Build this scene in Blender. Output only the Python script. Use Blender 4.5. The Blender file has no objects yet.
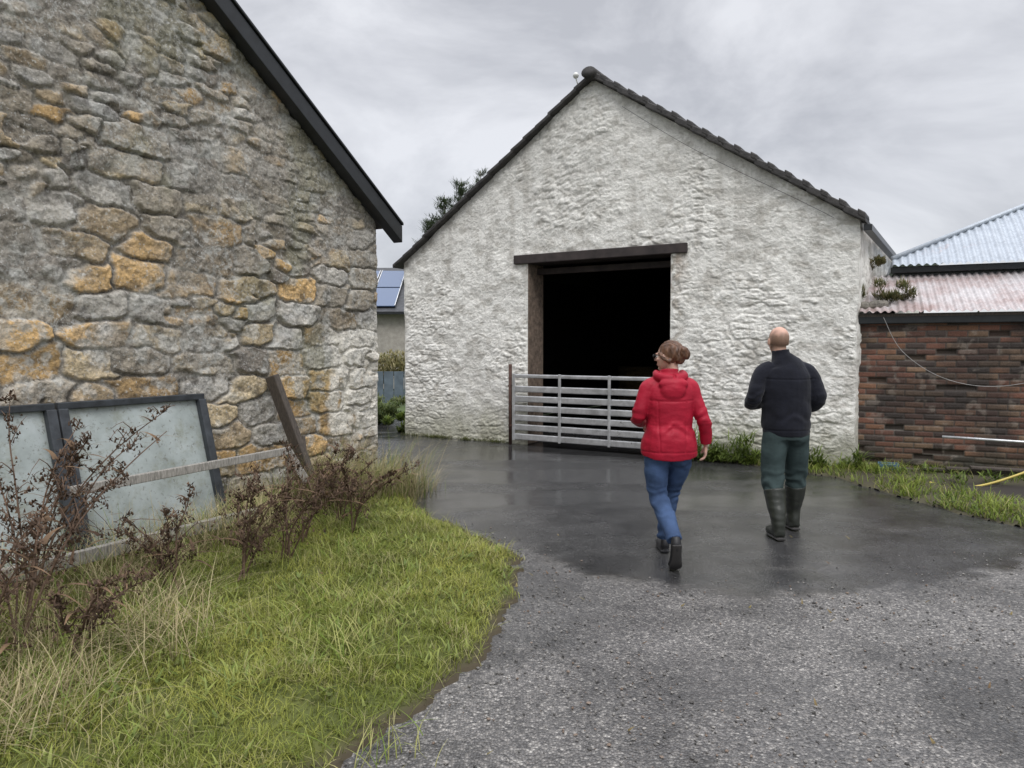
import bpy, math, random
import numpy as np
from mathutils import Vector, Matrix, noise as mnoise
random.seed(7); rng=np.random.default_rng(11)
scene=bpy.context.scene
scene.view_settings.view_transform='Standard'
try: scene.view_settings.look='None'
except Exception: pass
scene.view_settings.exposure=0

# ---------------------------------------------------------------- helpers
def link(o): scene.collection.objects.link(o); return o
def empty(name, objs):
    e=bpy.data.objects.new(name,None); link(e)
    for o in objs: o.parent=e
    return e
def mesh_np(name,v,f,mat=None,smooth=True,col=None):
    v=np.asarray(v,dtype=np.float32).reshape(-1,3); f=np.asarray(f,dtype=np.int32)
    me=bpy.data.meshes.new(name)
    me.vertices.add(len(v)); me.vertices.foreach_set('co',v.ravel())
    k=f.shape[1]
    me.loops.add(f.size); me.loops.foreach_set('vertex_index',f.ravel())
    me.polygons.add(len(f)); me.polygons.foreach_set('loop_start',np.arange(len(f),dtype=np.int32)*k)
    me.update(calc_edges=True); me.validate()
    if col is not None:
        ca=me.color_attributes.new('Col','FLOAT_COLOR','POINT')
        c=np.ones((len(v),4),dtype=np.float32); c[:,:3]=np.asarray(col).reshape(-1,3); ca.data.foreach_set('color',c.ravel())
    me.polygons.foreach_set('use_smooth',np.full(len(me.polygons),smooth))
    if mat: me.materials.append(mat)
    return link(bpy.data.objects.new(name,me))
def mesh_py(name,v,f,mat=None,smooth=False):
    me=bpy.data.meshes.new(name); me.from_pydata([tuple(p) for p in v],[],f); me.update()
    me.polygons.foreach_set('use_smooth',np.full(len(me.polygons),smooth))
    if mat: me.materials.append(mat)
    return link(bpy.data.objects.new(name,me))
def gridf(nu,nv,keep=None):
    i,j=np.meshgrid(np.arange(nu-1),np.arange(nv-1),indexing='ij')
    a=(i*nv+j); f=np.stack([a,a+nv,a+nv+1,a+1],-1)
    f=f[keep] if keep is not None else f.reshape(-1,4)
    return f
def obox(name,o,a,b,c,mat,bev=0.006):
    o=Vector(o);a=Vector(a);b=Vector(b);c=Vector(c)
    v=[o,o+a,o+a+b,o+b,o+c,o+a+c,o+a+b+c,o+b+c]
    f=[(0,3,2,1),(4,5,6,7),(0,1,5,4),(1,2,6,5),(2,3,7,6),(3,0,4,7)]
    ob=mesh_py(name,v,f,mat)
    if a.cross(b).dot(c)<0: ob.data.flip_normals()
    if bev>0:
        m=ob.modifiers.new('b','BEVEL'); m.width=bev; m.segments=2; m.limit_method='ANGLE'
    return ob
def beam(name,p0,p1,w,h,mat,up=(0,0,1),bev=0.006):
    p0=Vector(p0);p1=Vector(p1);d=(p1-p0);t=d.normalized();s=t.cross(Vector(up)).normalized();u=s.cross(t)
    return obox(name,p0-s*w/2-u*h/2,d,s*w,u*h,mat,bev)
def smoothstep(a,b,x):
    t=np.clip((x-a)/(b-a),0,1); return t*t*(3-2*t)
def hsh(i,j,s=0.0):
    v=np.sin(i*127.1+j*311.7+s*74.7)*43758.5453; return v-np.floor(v)
def vn(x,y,s=0):
    xi=np.floor(x);yi=np.floor(y);xf=x-xi;yf=y-yi
    u=xf*xf*(3-2*xf);w=yf*yf*(3-2*yf)
    return (hsh(xi,yi,s)*(1-u)+hsh(xi+1,yi,s)*u)*(1-w)+(hsh(xi,yi+1,s)*(1-u)+hsh(xi+1,yi+1,s)*u)*w
def fbm(x,y,s=0,o=4):
    r=0;a=.5;n=0
    for k in range(o):
        c,sn=math.cos(.6*k),math.sin(.6*k)
        xx=(x*c-y*sn)*2**k; yy=(x*sn+y*c)*2**k
        r=r+a*vn(xx+k*17.3,yy-k*9.1,s+k);n+=a;a*=.5
    return r/n
def voro(L,Z,cw,ch,seed,jit=.8,p=3.,warp=.03,fw=.035):
    l=L+warp*2*(fbm(L*3,Z*3,seed)-.5)+fw*(fbm(L*12,Z*12,seed+5)-.5)
    z=Z+warp*2*(fbm(L*2.5,Z*3,seed+9)-.5)+fw*(fbm(L*12,Z*12,seed+7)-.5)
    x=l/cw; y=z/ch; y0=np.floor(y); F1=np.full(L.shape,9.);F2=F1.copy();ID=np.zeros(L.shape)
    for dj in (-1,0,1):
        row=y0+dj; xs=x+hsh(row,9.,seed)*.9
        for di in (-1,0,1):
            ci=np.floor(xs)+di; px=ci+.5+jit*(hsh(ci,row,seed)-.5); py=row+.5+jit*.8*(hsh(ci,row,seed+3)-.5)
            sw=.75+.5*hsh(ci,row,seed+6)
            dd=((np.abs(xs-px)/sw)**p+np.abs(y-py)**p)**(1/p)
            b=dd<F1; F2=np.where(b,F1,np.minimum(F2,dd)); ID=np.where(b,ci*57.31+row*131.77,ID); F1=np.where(b,dd,F1)
    return (F2-F1)*.5*math.sqrt(cw*ch),ID
def mixc(a,b,t):
    t=np.asarray(t)[...,None]; return np.asarray(a)*(1-t)+np.asarray(b)*t

# ---------------------------------------------------------------- materials
class NT:
    def __init__(s,name):
        s.m=bpy.data.materials.new(name); s.m.use_nodes=True; s.n=s.m.node_tree; s.n.nodes.clear()
        s.out=s.n.nodes.new('ShaderNodeOutputMaterial'); s.p=s.n.nodes.new('ShaderNodeBsdfPrincipled')
        s.n.links.new(s.p.outputs[0],s.out.inputs[0]); s.tc=s.n.nodes.new('ShaderNodeTexCoord')
    def l(s,a,b): s.n.links.new(a,b)
    def new(s,t): return s.n.nodes.new(t)
    def noise(s,scale,detail=3,rough=.55,vec=None,stretch=None,dist=0):
        x=s.new('ShaderNodeTexNoise'); x.inputs['Scale'].default_value=scale; x.inputs['Detail'].default_value=min(detail,4); x.inputs['Roughness'].default_value=rough; x.inputs['Distortion'].default_value=dist
        v=vec or s.tc.outputs['Object']
        if stretch:
            mp=s.new('ShaderNodeMapping'); mp.inputs['Scale'].default_value=stretch; s.l(v,mp.inputs[0]); v=mp.outputs[0]
        s.l(v,x.inputs['Vector']); return x.outputs['Fac']
    def ramp(s,f,stops):
        r=s.new('ShaderNodeValToRGB'); e=r.color_ramp.elements
        while len(e)<len(stops): e.new(.5)
        for el,(p,c) in zip(e,stops):
            el.position=p; el.color=(c,c,c,1) if not hasattr(c,'__len__') else (*c,1)
        s.l(f,r.inputs[0]); return r.outputs[0]
    def mix(s,f,a,b,mode='MIX'):
        m=s.new('ShaderNodeMix'); m.data_type='RGBA'; m.blend_type=mode
        for sock,val in ((m.inputs[0],f),(m.inputs[6],a),(m.inputs[7],b)):
            if isinstance(val,(int,float)): sock.default_value=val if sock==m.inputs[0] else (val,val,val,1)
            elif isinstance(val,tuple): sock.default_value=(*val,1)
            else: s.l(val,sock)
        return m.outputs[2]
    def math(s,op,a,b=0.0):
        m=s.new('ShaderNodeMath'); m.operation=op
        for sock,val in ((m.inputs[0],a),(m.inputs[1],b)):
            if isinstance(val,(int,float)): sock.default_value=val
            else: s.l(val,sock)
        return m.outputs[0]
    def col(s):
        a=s.new('ShaderNodeAttribute'); a.attribute_name='Col'; return a
    def bump(s,h,strength=.5,dist=.01,nrm=None):
        b=s.new('ShaderNodeBump'); b.inputs['Strength'].default_value=strength; b.inputs['Distance'].default_value=dist
        s.l(h,b.inputs['Height'])
        if nrm: s.l(nrm,b.inputs['Normal'])
        s.l(b.outputs[0],s.p.inputs['Normal']); return b.outputs[0]
    def set(s,base=None,rough=None,metal=None,spec=None):
        for k,v in (('Base Color',base),('Roughness',rough),('Metallic',metal),('Specular IOR Level',spec)):
            if v is None: continue
            if isinstance(v,(int,float)): s.p.inputs[k].default_value=v
            elif isinstance(v,tuple): s.p.inputs[k].default_value=(*v,1)
            else: s.l(v,s.p.inputs[k])
        return s
def simple(name,c,rough=.7,metal=0,var=.25,scale=12,bump=.3,bd=.004,spec=None):
    t=NT(name); n=t.noise(scale,4,.6); lo=tuple(x*(1-var) for x in c); hi=tuple(min(1,x*(1+var)) for x in c)
    t.set(t.ramp(n,[(.3,lo),(.7,hi)]),rough,metal,spec)
    if bump>0: t.bump(t.noise(scale*6,3,.6),bump,bd)
    return t.m

def m_stone():
    t=NT('old_rubble_stone'); a=t.col().outputs['Color']
    n1=t.noise(45,4,.65); c=t.mix(.85,a,t.ramp(n1,[(.25,.45),(.75,1.45)]),'MULTIPLY')
    big=t.ramp(t.noise(1.3,2,.5),[(.40,0.),(.58,1.)]); sp=t.ramp(t.noise(13,4,.78,dist=.6),[(.51,0.),(.58,1.)])
    c=t.mix(t.math('MULTIPLY',t.math('MULTIPLY',big,sp),.55),c,(.50,.50,.47))
    sp2=t.ramp(t.noise(40,3,.6),[(.60,0.),(.66,1.)]); c=t.mix(t.math('MULTIPLY',sp2,.6),c,(.60,.60,.57))
    dk=t.ramp(t.noise(7,4,.75),[(.54,0.),(.66,1.)]); c=t.mix(t.math('MULTIPLY',dk,.5),c,(.085,.075,.06))
    t.set(c,.85,spec=.25); b=t.bump(t.noise(30,4,.7),.8,.022)
    t.bump(n1,.6,.010,b); return t.m
def m_white():
    t=NT('whitewashed_rubble'); a=t.col().outputs['Color']; n1=t.noise(25,4,.7)
    c=t.mix(.5,a,t.ramp(n1,[(.25,.6),(.55,1.12)]),'MULTIPLY')
    dk=t.ramp(t.noise(13,4,.8),[(.56,0.),(.68,1.)]); c=t.mix(t.math('MULTIPLY',dk,.38),c,(.30,.285,.25))
    t.set(c,.8,spec=.3); b=t.bump(n1,.7,.03); t.bump(t.noise(75,3,.7),.5,.008,b); return t.m
def m_brick():
    t=NT('weathered_brick'); a=t.col().outputs['Color']; n=t.noise(60,4,.7)
    c=t.mix(.8,a,t.ramp(n,[(.25,.55),(.7,1.3)]),'MULTIPLY')
    t.set(c,.75,spec=.3); t.bump(n,.6,.006); return t.m
def m_attr(name,rough=.6,trans=.3):
    t=NT(name); a=t.col().outputs['Color']; t.set(a,rough,spec=.3)
    if trans>.05:
        tr=t.new('ShaderNodeBsdfTranslucent'); t.l(a,tr.inputs[0]); mx=t.new('ShaderNodeMixShader'); mx.inputs[0].default_value=trans
        t.l(t.p.outputs[0],mx.inputs[1]); t.l(tr.outputs[0],mx.inputs[2]); t.l(mx.outputs[0],t.out.inputs[0])
    return t.m
def m_yard():
    t=NT('wet_tarmac_and_chippings'); at=t.col(); sep=t.new('ShaderNodeSeparateColor'); t.l(at.outputs['Color'],sep.inputs[0])
    sm,wet,dirt=sep.outputs[0],sep.outputs[1],sep.outputs[2]
    v=t.new('ShaderNodeTexVoronoi'); v.inputs['Scale'].default_value=80; t.l(t.tc.outputs['Object'],v.inputs['Vector'])
    v2=t.new('ShaderNodeTexVoronoi'); v2.inputs['Scale'].default_value=150; t.l(t.tc.outputs['Object'],v2.inputs['Vector'])
    sv=t.new('ShaderNodeSeparateColor'); t.l(v.outputs['Color'],sv.inputs[0])
    chip=t.ramp(sv.outputs[0],[(0.,(.060,.057,.056)),(.45,(.145,.138,.132)),(.85,(.23,.215,.20)),(.98,(.40,.38,.35))])
    chip=t.mix(.7,chip,t.ramp(v.outputs['Distance'],[(0.,1.25),(.55,.35)]),'MULTIPLY')
    n3=t.noise(3,4,.65)
    chip=t.mix(.85,chip,t.ramp(t.noise(1.1,4,.72),[(.38,.50),(.56,1.25)]),'MULTIPLY')
    tar=t.ramp(n3,[(.3,(.024,.024,.025)),(.7,(.062,.061,.061))])
    fs=t.new('ShaderNodeSeparateColor'); t.l(v2.outputs['Color'],fs.inputs[0])
    tar=t.mix(.6,tar,t.ramp(fs.outputs[0],[(0.,.5),(.8,1.2),(1.,3.)]),'MULTIPLY')
    c=t.mix(sm,chip,tar); c=t.mix(t.math('MULTIPLY',dirt,.7),c,(.055,.045,.03)); 
    c=t.mix(t.math('MULTIPLY',wet,.45),c,(.022,.022,.022))
    r=t.math('ADD',t.math('MULTIPLY',t.noise(2.6,4,.65),.42),.04)
    r1=t.math('SUBTRACT',t.math('ADD',r,t.math('MULTIPLY',t.math('SUBTRACT',1.,sm),.25)),t.math('MULTIPLY',wet,.2))
    t.set(c,t.math('MAXIMUM',r1,.08)); t.p.inputs['Specular IOR Level'].default_value=.75
    h=t.math('MULTIPLY',t.math('SUBTRACT',1.,v.outputs['Distance']),t.math('SUBTRACT',1.06,sm))
    h=t.math('ADD',h,t.math('MULTIPLY',t.math('SUBTRACT',1.,v2.outputs['Distance']),.24))
    h=t.math('MULTIPLY',h,t.math('SUBTRACT',1.,t.math('MULTIPLY',wet,.85)))
    b=t.bump(h,.8,.007); t.bump(n3,.2,.015,b); return t.m
def m_corr(name,c1,c2,c3,st=(.35,.5,.68)):
    t=NT(name); n=t.noise(1.8,4,.7); c=t.ramp(n,list(zip(st,(c1,c2,c3))))
    c=t.mix(.6,c,t.ramp(t.noise(14,4,.7),[(.3,.65),(.7,1.2)]),'MULTIPLY'); t.set(c,.5,.15); return t.m
def m_galv(name,c=.42,rough=.38,metal=.75):
    t=NT(name); n=t.noise(5,4,.7); cc=t.ramp(n,[(.3,(c*.65,c*.66,c*.66)),(.6,(c,c*1.01,c*1.02)),(.85,(c*1.25,c*1.25,c*1.22))])
    t.set(cc,t.ramp(t.noise(9,4),[(.3,rough*.8),(.7,rough*1.4)]),metal); t.bump(t.noise(30,3),.12,.004); return t.m
def m_cloth(name,c,rough=.8,weave=900,var=.22,sheen=.0,big=9,b1=.35):
    t=NT(name); lo=tuple(x*(1-var) for x in c); hi=tuple(x*(1+var) for x in c)
    t.set(t.ramp(t.noise(big,4,.6),[(.3,lo),(.7,hi)]),rough,spec=.2)
    b=t.bump(t.noise(16,3,.5,stretch=(1,1,1.6)),b1,.012); t.bump(t.noise(weave/3,2,.5),.3,.0015,b)
    if sheen: t.p.inputs['Sheen Weight'].default_value=sheen
    return t.m
def m_skin(name,c):
    t=NT(name); a=t.ramp(t.noise(30,4),[(.3,tuple(x*.85 for x in c)),(.7,tuple(min(1,x*1.08) for x in c))]); t.set(a,.5)
    t.p.inputs['Subsurface Weight'].default_value=.08; t.p.inputs['Subsurface Radius'].default_value=(.01,.004,.002); return t.m
def m_wood(name,c):
    t=NT(name); n=t.noise(14,4,.7,stretch=(6,6,1)); cc=t.ramp(n,[(.3,tuple(x*.45 for x in c)),(.55,c),(.75,tuple(min(1,x*1.5) for x in c))])
    t.set(cc,.8); t.bump(n,.5,.006); return t.m

STONE=m_stone(); WHITE=m_white(); BRICK=m_brick(); YARD=m_yard()
GRASS=m_attr('grass_blades',.55,.35); DRY=m_attr('dry_plant',.8,.15); NEEDLE=m_attr('needles',.6,.15)
BLACK=simple('black_flashing',(.014,.016,.018),.35,0,.4,8,.1)
TILE=simple('dark_concrete_tile',(.035,.032,.03),.6,0,.5,14,.6,.01)
LINTEL=simple('stained_lintel',(.035,.026,.024),.7,0,.5,6,.5)
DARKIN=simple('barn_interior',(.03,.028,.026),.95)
GALV=m_galv('galvanised_steel',.60,.34,.6)
FRAME=simple('dark_painted_frame',(.035,.04,.046),.5,0,.5,10,.4)
GREYWOOD=m_wood('weathered_grey_wood',(.33,.31,.28)); DARKWOOD=m_wood('dark_old_wood',(.085,.070,.058))
RUST=simple('rusty_post',(.07,.035,.025),.8,0,.5,20,.5)
CORR1=m_corr('corrugated_rusting_low',(.52,.49,.49),(.42,.35,.34),(.27,.17,.15),(.42,.58,.72))
CORR2=m_corr('corrugated_pale_blue',(.42,.46,.51),(.38,.42,.47),(.42,.34,.33),(.35,.58,.72))

# ---------------------------------------------------------------- blades
def blades(P,H,W,az,lean,curl,col,nseg=3,tipcol=1.15,root=.55):
    n=len(P); t=np.linspace(0,1,nseg+1)[None,:]
    d=np.stack([np.cos(az),np.sin(az),np.zeros(n)],-1); s=np.stack([-np.sin(az),np.cos(az),np.zeros(n)],-1)
    hor=(lean[:,None]*t+curl[:,None]*t*t)*H[:,None]; ver=(t*np.sqrt(np.clip(1-lean[:,None]**2*.6,.1,1))-np.clip(curl[:,None],0,2)*.45*t**2.4)*H[:,None]
    c=P[:,None,:]+d[:,None,:]*hor[...,None]; c[...,2]+=ver
    w=W[:,None]*(1-t**1.6*.92)*.5
    a=c-s[:,None,:]*w[...,None]; b=c+s[:,None,:]*w[...,None]
    v=np.stack([a,b],2).reshape(-1,3)
    base=(np.arange(n)*(2*(nseg+1)))[:,None]; k=np.arange(nseg)[None,:]*2
    q=base+k; f=np.stack([q,q+1,q+3,q+2],-1).reshape(-1,4)
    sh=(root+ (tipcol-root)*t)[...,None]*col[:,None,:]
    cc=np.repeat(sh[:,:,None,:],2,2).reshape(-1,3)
    return v,f,cc
def merge(lst):
    V=[];F=[];C=[];o=0
    for v,f,c in lst: V.append(v);F.append(f+o);C.append(c);o+=len(v)
    return np.concatenate(V),np.concatenate(F),np.concatenate(C)
def inpoly(x,y,poly):
    r=np.zeros(x.shape,bool); n=len(poly)
    for i in range(n):
        x0,y0=poly[i];x1,y1=poly[(i+1)%n]
        c=((y0>y)!=(y1>y))&(x<(x1-x0)*(y-y0)/((y1-y0) if y1!=y0 else 1e-9)+x0); r^=c
    return r
def polydist(x,y,poly):
    d=np.full(x.shape,1e9); n=len(poly)
    for i in range(n):
        a=np.array(poly[i]);b=np.array(poly[(i+1)%n]);ab=b-a
        t=np.clip(((x-a[0])*ab[0]+(y-a[1])*ab[1])/(ab@ab+1e-12),0,1)
        d=np.minimum(d,np.hypot(x-a[0]-t*ab[0],y-a[1]-t*ab[1]))
    return d

# ---------------------------------------------------------------- ground
FIELD=simple('field_grass',(.05,.075,.02),.9,0,.4,.5,.5,.05)
mesh_py('ground',[(-400,-400,-.04),(400,-400,-.04),(400,400,-.04),(-400,400,-.04)],[(0,1,2,3)],FIELD)
nx,ny=520,440
X,Y=np.meshgrid(np.linspace(-9,14,nx),np.linspace(-3,17,ny),indexing='ij')
bx=[-9,-3,0.1,.6,1.1,1.6,2.55,4.1,9,14]; by=[9,8,5.75,5.1,4.75,4.6,4.85,5.6,7.5,9]
yb=np.interp(X,bx,by)+ .5*(fbm(X*1.3,Y*1.3,3)-.5)+.3*(fbm(X*7,Y*7,6)-.5)
sm=smoothstep(-.14,.14,Y-yb+.4*(fbm(X*9,Y*9,16)-.5))
sm=np.clip(sm-.35*smoothstep(.55,.7,fbm(X*1.7,Y*1.7,66))*smoothstep(1.8,.2,Y-yb),0,1)
sm=np.maximum(sm,.40*smoothstep(.55,.68,fbm(X*.9+7,Y*.9,27)))
wet=smoothstep(.47,.66,fbm(X*.55+3,Y*1.3,21))*.85*(.35+.65*smoothstep(6.0,7.2,Y))
trk=np.exp(-((X-(2.05+.12*(Y-3)))/.28)**2)*smoothstep(4.3,3.4,Y)*smoothstep(.35,.6,fbm(X*3,Y*2,33)); wet=np.clip(wet*sm+trk*.8+ .3*smoothstep(.5,.7,fbm(X*1.5,Y*1.5,8)),0,1)
dirt=smoothstep(.25,-.05,np.abs(Y-yb))*.35*smoothstep(.4,.6,fbm(X*4,Y*4,5))
Zg=.012*(fbm(X*.6,Y*.6,2)-.5)+(1-sm)*.008*(fbm(X*6,Y*6,4)-.5)-.004-.012*trk
mesh_np('tarmac_yard',np.stack([X,Y,Zg],-1),gridf(nx,ny),YARD,True,np.stack([sm,wet,dirt],-1))

# grass verge
C0=np.array([-1.55,8.5]); dW=np.array([.479,.877]); nW=np.array([.877,-.479]); nW/=np.hypot(*nW); dW/=np.hypot(*dW)
def W(L,off,z): p=C0-L*dW+off*nW; return (p[0],p[1],z)
vp=[(-1.36,8.75),(-1.3,8.25),(-.98,7.5),(-.62,6.75),(-.2,6.05),(.07,5.55),(.08,5.0),(.03,4.5),(-.1,3.9),(-.33,3.25),(-.7,2.72),(-1.3,2.1),(-2.2,1.0),(-3,-1),(-8,-1),(-6.2,0.2),tuple(C0-8*dW),(-1.7,8.6)]
def verge_h(x,y):
    ins=inpoly(x,y,vp); d=polydist(x,y,vp); d=np.where(ins,d,-d)+.22*(fbm(x*2.5,y*2.5,61)-.5)+.10*(fbm(x*9,y*9,62)-.5)
    return d,np.where(d>0,.012+.06*smoothstep(0,.5,d)+.07*(fbm(x*2.2,y*2.2,14)-.4)*smoothstep(0,.3,d),-.03)
nx,ny=280,360
X,Y=np.meshgrid(np.linspace(-6.5,.4,nx),np.linspace(-.9,9.0,ny),indexing='ij')
d,Zv=verge_h(X,Y); keep=(d[:-1,:-1]>-.08)
n=fbm(X*4,Y*4,9); col=mixc((.06,.075,.02),(.13,.14,.04),n); col=mixc(col,(.06,.048,.03),smoothstep(.16,.0,d))
VERGEM=m_attr('verge_soil',.9,0.02)
mesh_np('grass_verge_soil',np.stack([X,Y,Zv],-1),gridf(nx,ny,keep),VERGEM,True,col)
N=270000
x=rng.uniform(-4.6,.35,N); y=rng.uniform(2.0,8.9,N); d,z=verge_h(x,y)
ok=(d>-.02)&(rng.random(N)<np.clip(smoothstep(-.04,.20,d),.0,1)*(.55+.45*smoothstep(7.5,3,y))*(.45+.55*smoothstep(.3,.5,fbm(x*3.2,y*3.2,131))))
x,y,z,d=x[ok],y[ok],np.maximum(z[ok],0),d[ok]; n=len(x)
pt=fbm(x*2.2,y*2.2,31); pt2=fbm(x*6,y*6,77)
near=((x-C0[0])*nW[0]+(y-C0[1])*nW[1])
H=(.03+.055*rng.random(n))*(.3+1.4*pt2)*(1+.9*smoothstep(1.2,.3,near)); H*=np.where(rng.random(n)<.03,1.9,1.)
g=mixc((.21,.26,.045),(.50,.50,.12),np.clip((pt-.25)*1.5+rng.normal(0,.2,n),0,1)); g=mixc(g,(.50,.45,.23),(rng.random(n)<.06+.3*smoothstep(.5,.7,pt2))*.8)
g=mixc(g,(.38,.31,.17),(rng.random(n)<smoothstep(1.1,.2,near)*.6)*.9)
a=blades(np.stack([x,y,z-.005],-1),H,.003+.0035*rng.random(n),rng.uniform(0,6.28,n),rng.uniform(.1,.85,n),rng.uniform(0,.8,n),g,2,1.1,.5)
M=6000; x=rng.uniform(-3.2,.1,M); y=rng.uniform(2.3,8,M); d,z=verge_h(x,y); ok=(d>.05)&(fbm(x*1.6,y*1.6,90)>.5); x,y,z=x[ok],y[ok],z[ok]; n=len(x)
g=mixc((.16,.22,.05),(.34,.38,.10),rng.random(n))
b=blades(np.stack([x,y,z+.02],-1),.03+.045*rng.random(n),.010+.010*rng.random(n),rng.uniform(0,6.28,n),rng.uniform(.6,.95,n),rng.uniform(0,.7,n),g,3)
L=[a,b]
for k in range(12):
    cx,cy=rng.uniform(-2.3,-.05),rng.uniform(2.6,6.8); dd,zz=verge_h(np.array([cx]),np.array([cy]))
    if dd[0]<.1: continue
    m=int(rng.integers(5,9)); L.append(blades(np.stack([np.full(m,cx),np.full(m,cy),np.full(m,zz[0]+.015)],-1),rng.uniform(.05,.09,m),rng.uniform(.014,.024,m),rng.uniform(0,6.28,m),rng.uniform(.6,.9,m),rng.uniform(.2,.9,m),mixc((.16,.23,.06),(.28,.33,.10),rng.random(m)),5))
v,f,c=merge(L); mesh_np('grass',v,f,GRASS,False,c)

# tall dry grass by the wall
tufts=[]
def tuft(cx,cy,n,r,h,cols,lean=.5,w=.005,az0=None):
    p=np.stack([cx+rng.normal(0,r,n),cy+rng.normal(0,r,n),np.zeros(n)],-1); _,zz=verge_h(p[:,0],p[:,1]); p[:,2]=np.maximum(zz,0)-.01
    az=rng.uniform(0,6.28,n) if az0 is None else rng.normal(az0,.9,n)
    cc=mixc(cols[0],cols[1],rng.random(n)); cc=mixc(cc,cols[2],(rng.random(n)<.33)*1.)
    return blades(p,h*(.5+.7*rng.random(n)),w*(.6+.8*rng.random(n)),az,np.abs(rng.normal(0,lean*.6,n)).clip(0,.95),rng.uniform(.1,1.0,n)*lean*1.3,cc,6,1.1)
straw=((.42,.34,.19),(.55,.48,.28),(.20,.26,.06))
for k in range(100):
    L=rng.uniform(-.1,5.6); off=abs(rng.normal(0,.28))+.08+ (.5 if 2.3<L<5.5 else 0)*rng.random()**.5
    p=W(L,off,0); tufts.append(tuft(p[0],p[1],int(rng.integers(50,120)),.07,rng.uniform(.2,.48),straw,.6,.0045))
for k in range(24):
    p=W(rng.uniform(.1,2.0),rng.uniform(.2,.8),0); tufts.append(tuft(p[0],p[1],110,.08,rng.uniform(.4,.72),straw,.5,.005,-.3))
for k in range(46):
    cx,cy=rng.uniform(-3.2,-1.6),rng.uniform(2.5,4.4); tufts.append(tuft(cx,cy,70,.10,rng.uniform(.2,.42),straw,.8,.0045))
for k in range(40):
    cx,cy=rng.uniform(-1.9,-.5),rng.uniform(2.6,6.6); tufts.append(tuft(cx,cy,26,.09,rng.uniform(.12,.22),((.34,.37,.10),(.46,.42,.19),(.18,.26,.04)),.9,.005))
v,f,c=merge(tufts); mesh_np('tall_dry_grass',v,f,DRY,False,c)

# ---- tube helper (closed)
def catmull(P,R,sub):
    P=[np.array(p,float) for p in P]; R=[np.array(r if hasattr(r,'__len__') else (r,r),float) for r in R]
    if sub<=1: return P,R
    def cm(A,i,t):
        p0=A[max(i-1,0)];p1=A[i];p2=A[i+1];p3=A[min(i+2,len(A)-1)]
        return .5*((2*p1)+(-p0+p2)*t+(2*p0-5*p1+4*p2-p3)*t*t+(-p0+3*p1-3*p2+p3)*t**3)
    oP=[];oR=[]
    for i in range(len(P)-1):
        for k in range(sub):
            oP.append(cm(P,i,k/sub));oR.append(np.maximum(cm(R,i,k/sub),1e-4))
    oP.append(P[-1]);oR.append(R[-1]); return oP,oR
def tube(P,R,seg=14,sub=4,side=(1,0,0)):
    P,R=catmull(P,R,sub); n=len(P); V=[];F=[]; side=np.array(side,float); th=np.linspace(0,2*np.pi,seg,endpoint=False)
    for i in range(n):
        t=P[min(i+1,n-1)]-P[max(i-1,0)]; t=t/(np.linalg.norm(t)+1e-9)
        a=side-t*(side@t)
        if np.linalg.norm(a)<.15: a=np.array([0,1.,0])-t*t[1]
        a/=np.linalg.norm(a); b=np.cross(t,a)
        for q in th: V.append(P[i]+a*math.cos(q)*R[i][0]+b*math.sin(q)*R[i][1])
    for i in range(n-1):
        for k in range(seg):
            k2=(k+1)%seg; F.append((i*seg+k,i*seg+k2,(i+1)*seg+k2,(i+1)*seg+k))
    V.append(P[0]);V.append(P[-1]); c0=len(V)-2;c1=len(V)-1
    for k in range(seg):
        k2=(k+1)%seg; F.append((c0,k2,k)); F.append((c1,(n-1)*seg+k,(n-1)*seg+k2))
    return V,F
def ell(c,r,nu=20,nv=12,rot=None):
    V=[];F=[]
    for j in range(1,nv):
        ph=math.pi*j/nv
        for i in range(nu):
            th=2*math.pi*i/nu; p=Vector((r[0]*math.sin(ph)*math.cos(th),r[1]*math.sin(ph)*math.sin(th),r[2]*math.cos(ph)))
            if rot: p=rot@p
            V.append(np.array(p)+np.array(c,float))
    tp=Vector((0,0,r[2])); bt=Vector((0,0,-r[2]))
    if rot: tp=rot@tp; bt=rot@bt
    V.append(np.array(tp)+np.array(c,float));V.append(np.array(bt)+np.array(c,float)); T=len(V)-2;B=T+1
    for j in range(nv-2):
        for i in range(nu):
            i2=(i+1)%nu; F.append((j*nu+i,(j+1)*nu+i,(j+1)*nu+i2,j*nu+i2))
    for i in range(nu):
        i2=(i+1)%nu; F.append((T,i,i2)); F.append((B,(nv-2)*nu+i2,(nv-2)*nu+i))
    return V,F
def joinparts(parts):
    V=[];F=[]
    for v,f in parts:
        o=len(V); V+=list(v); F+=[tuple(i+o for i in q) for q in f]
    return V,F
def tubeobj(name,P,R,mat,seg=8,sub=3):
    v,f=tube(P,R,seg,sub); return mesh_py(name,v,f,mat,True)

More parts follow.
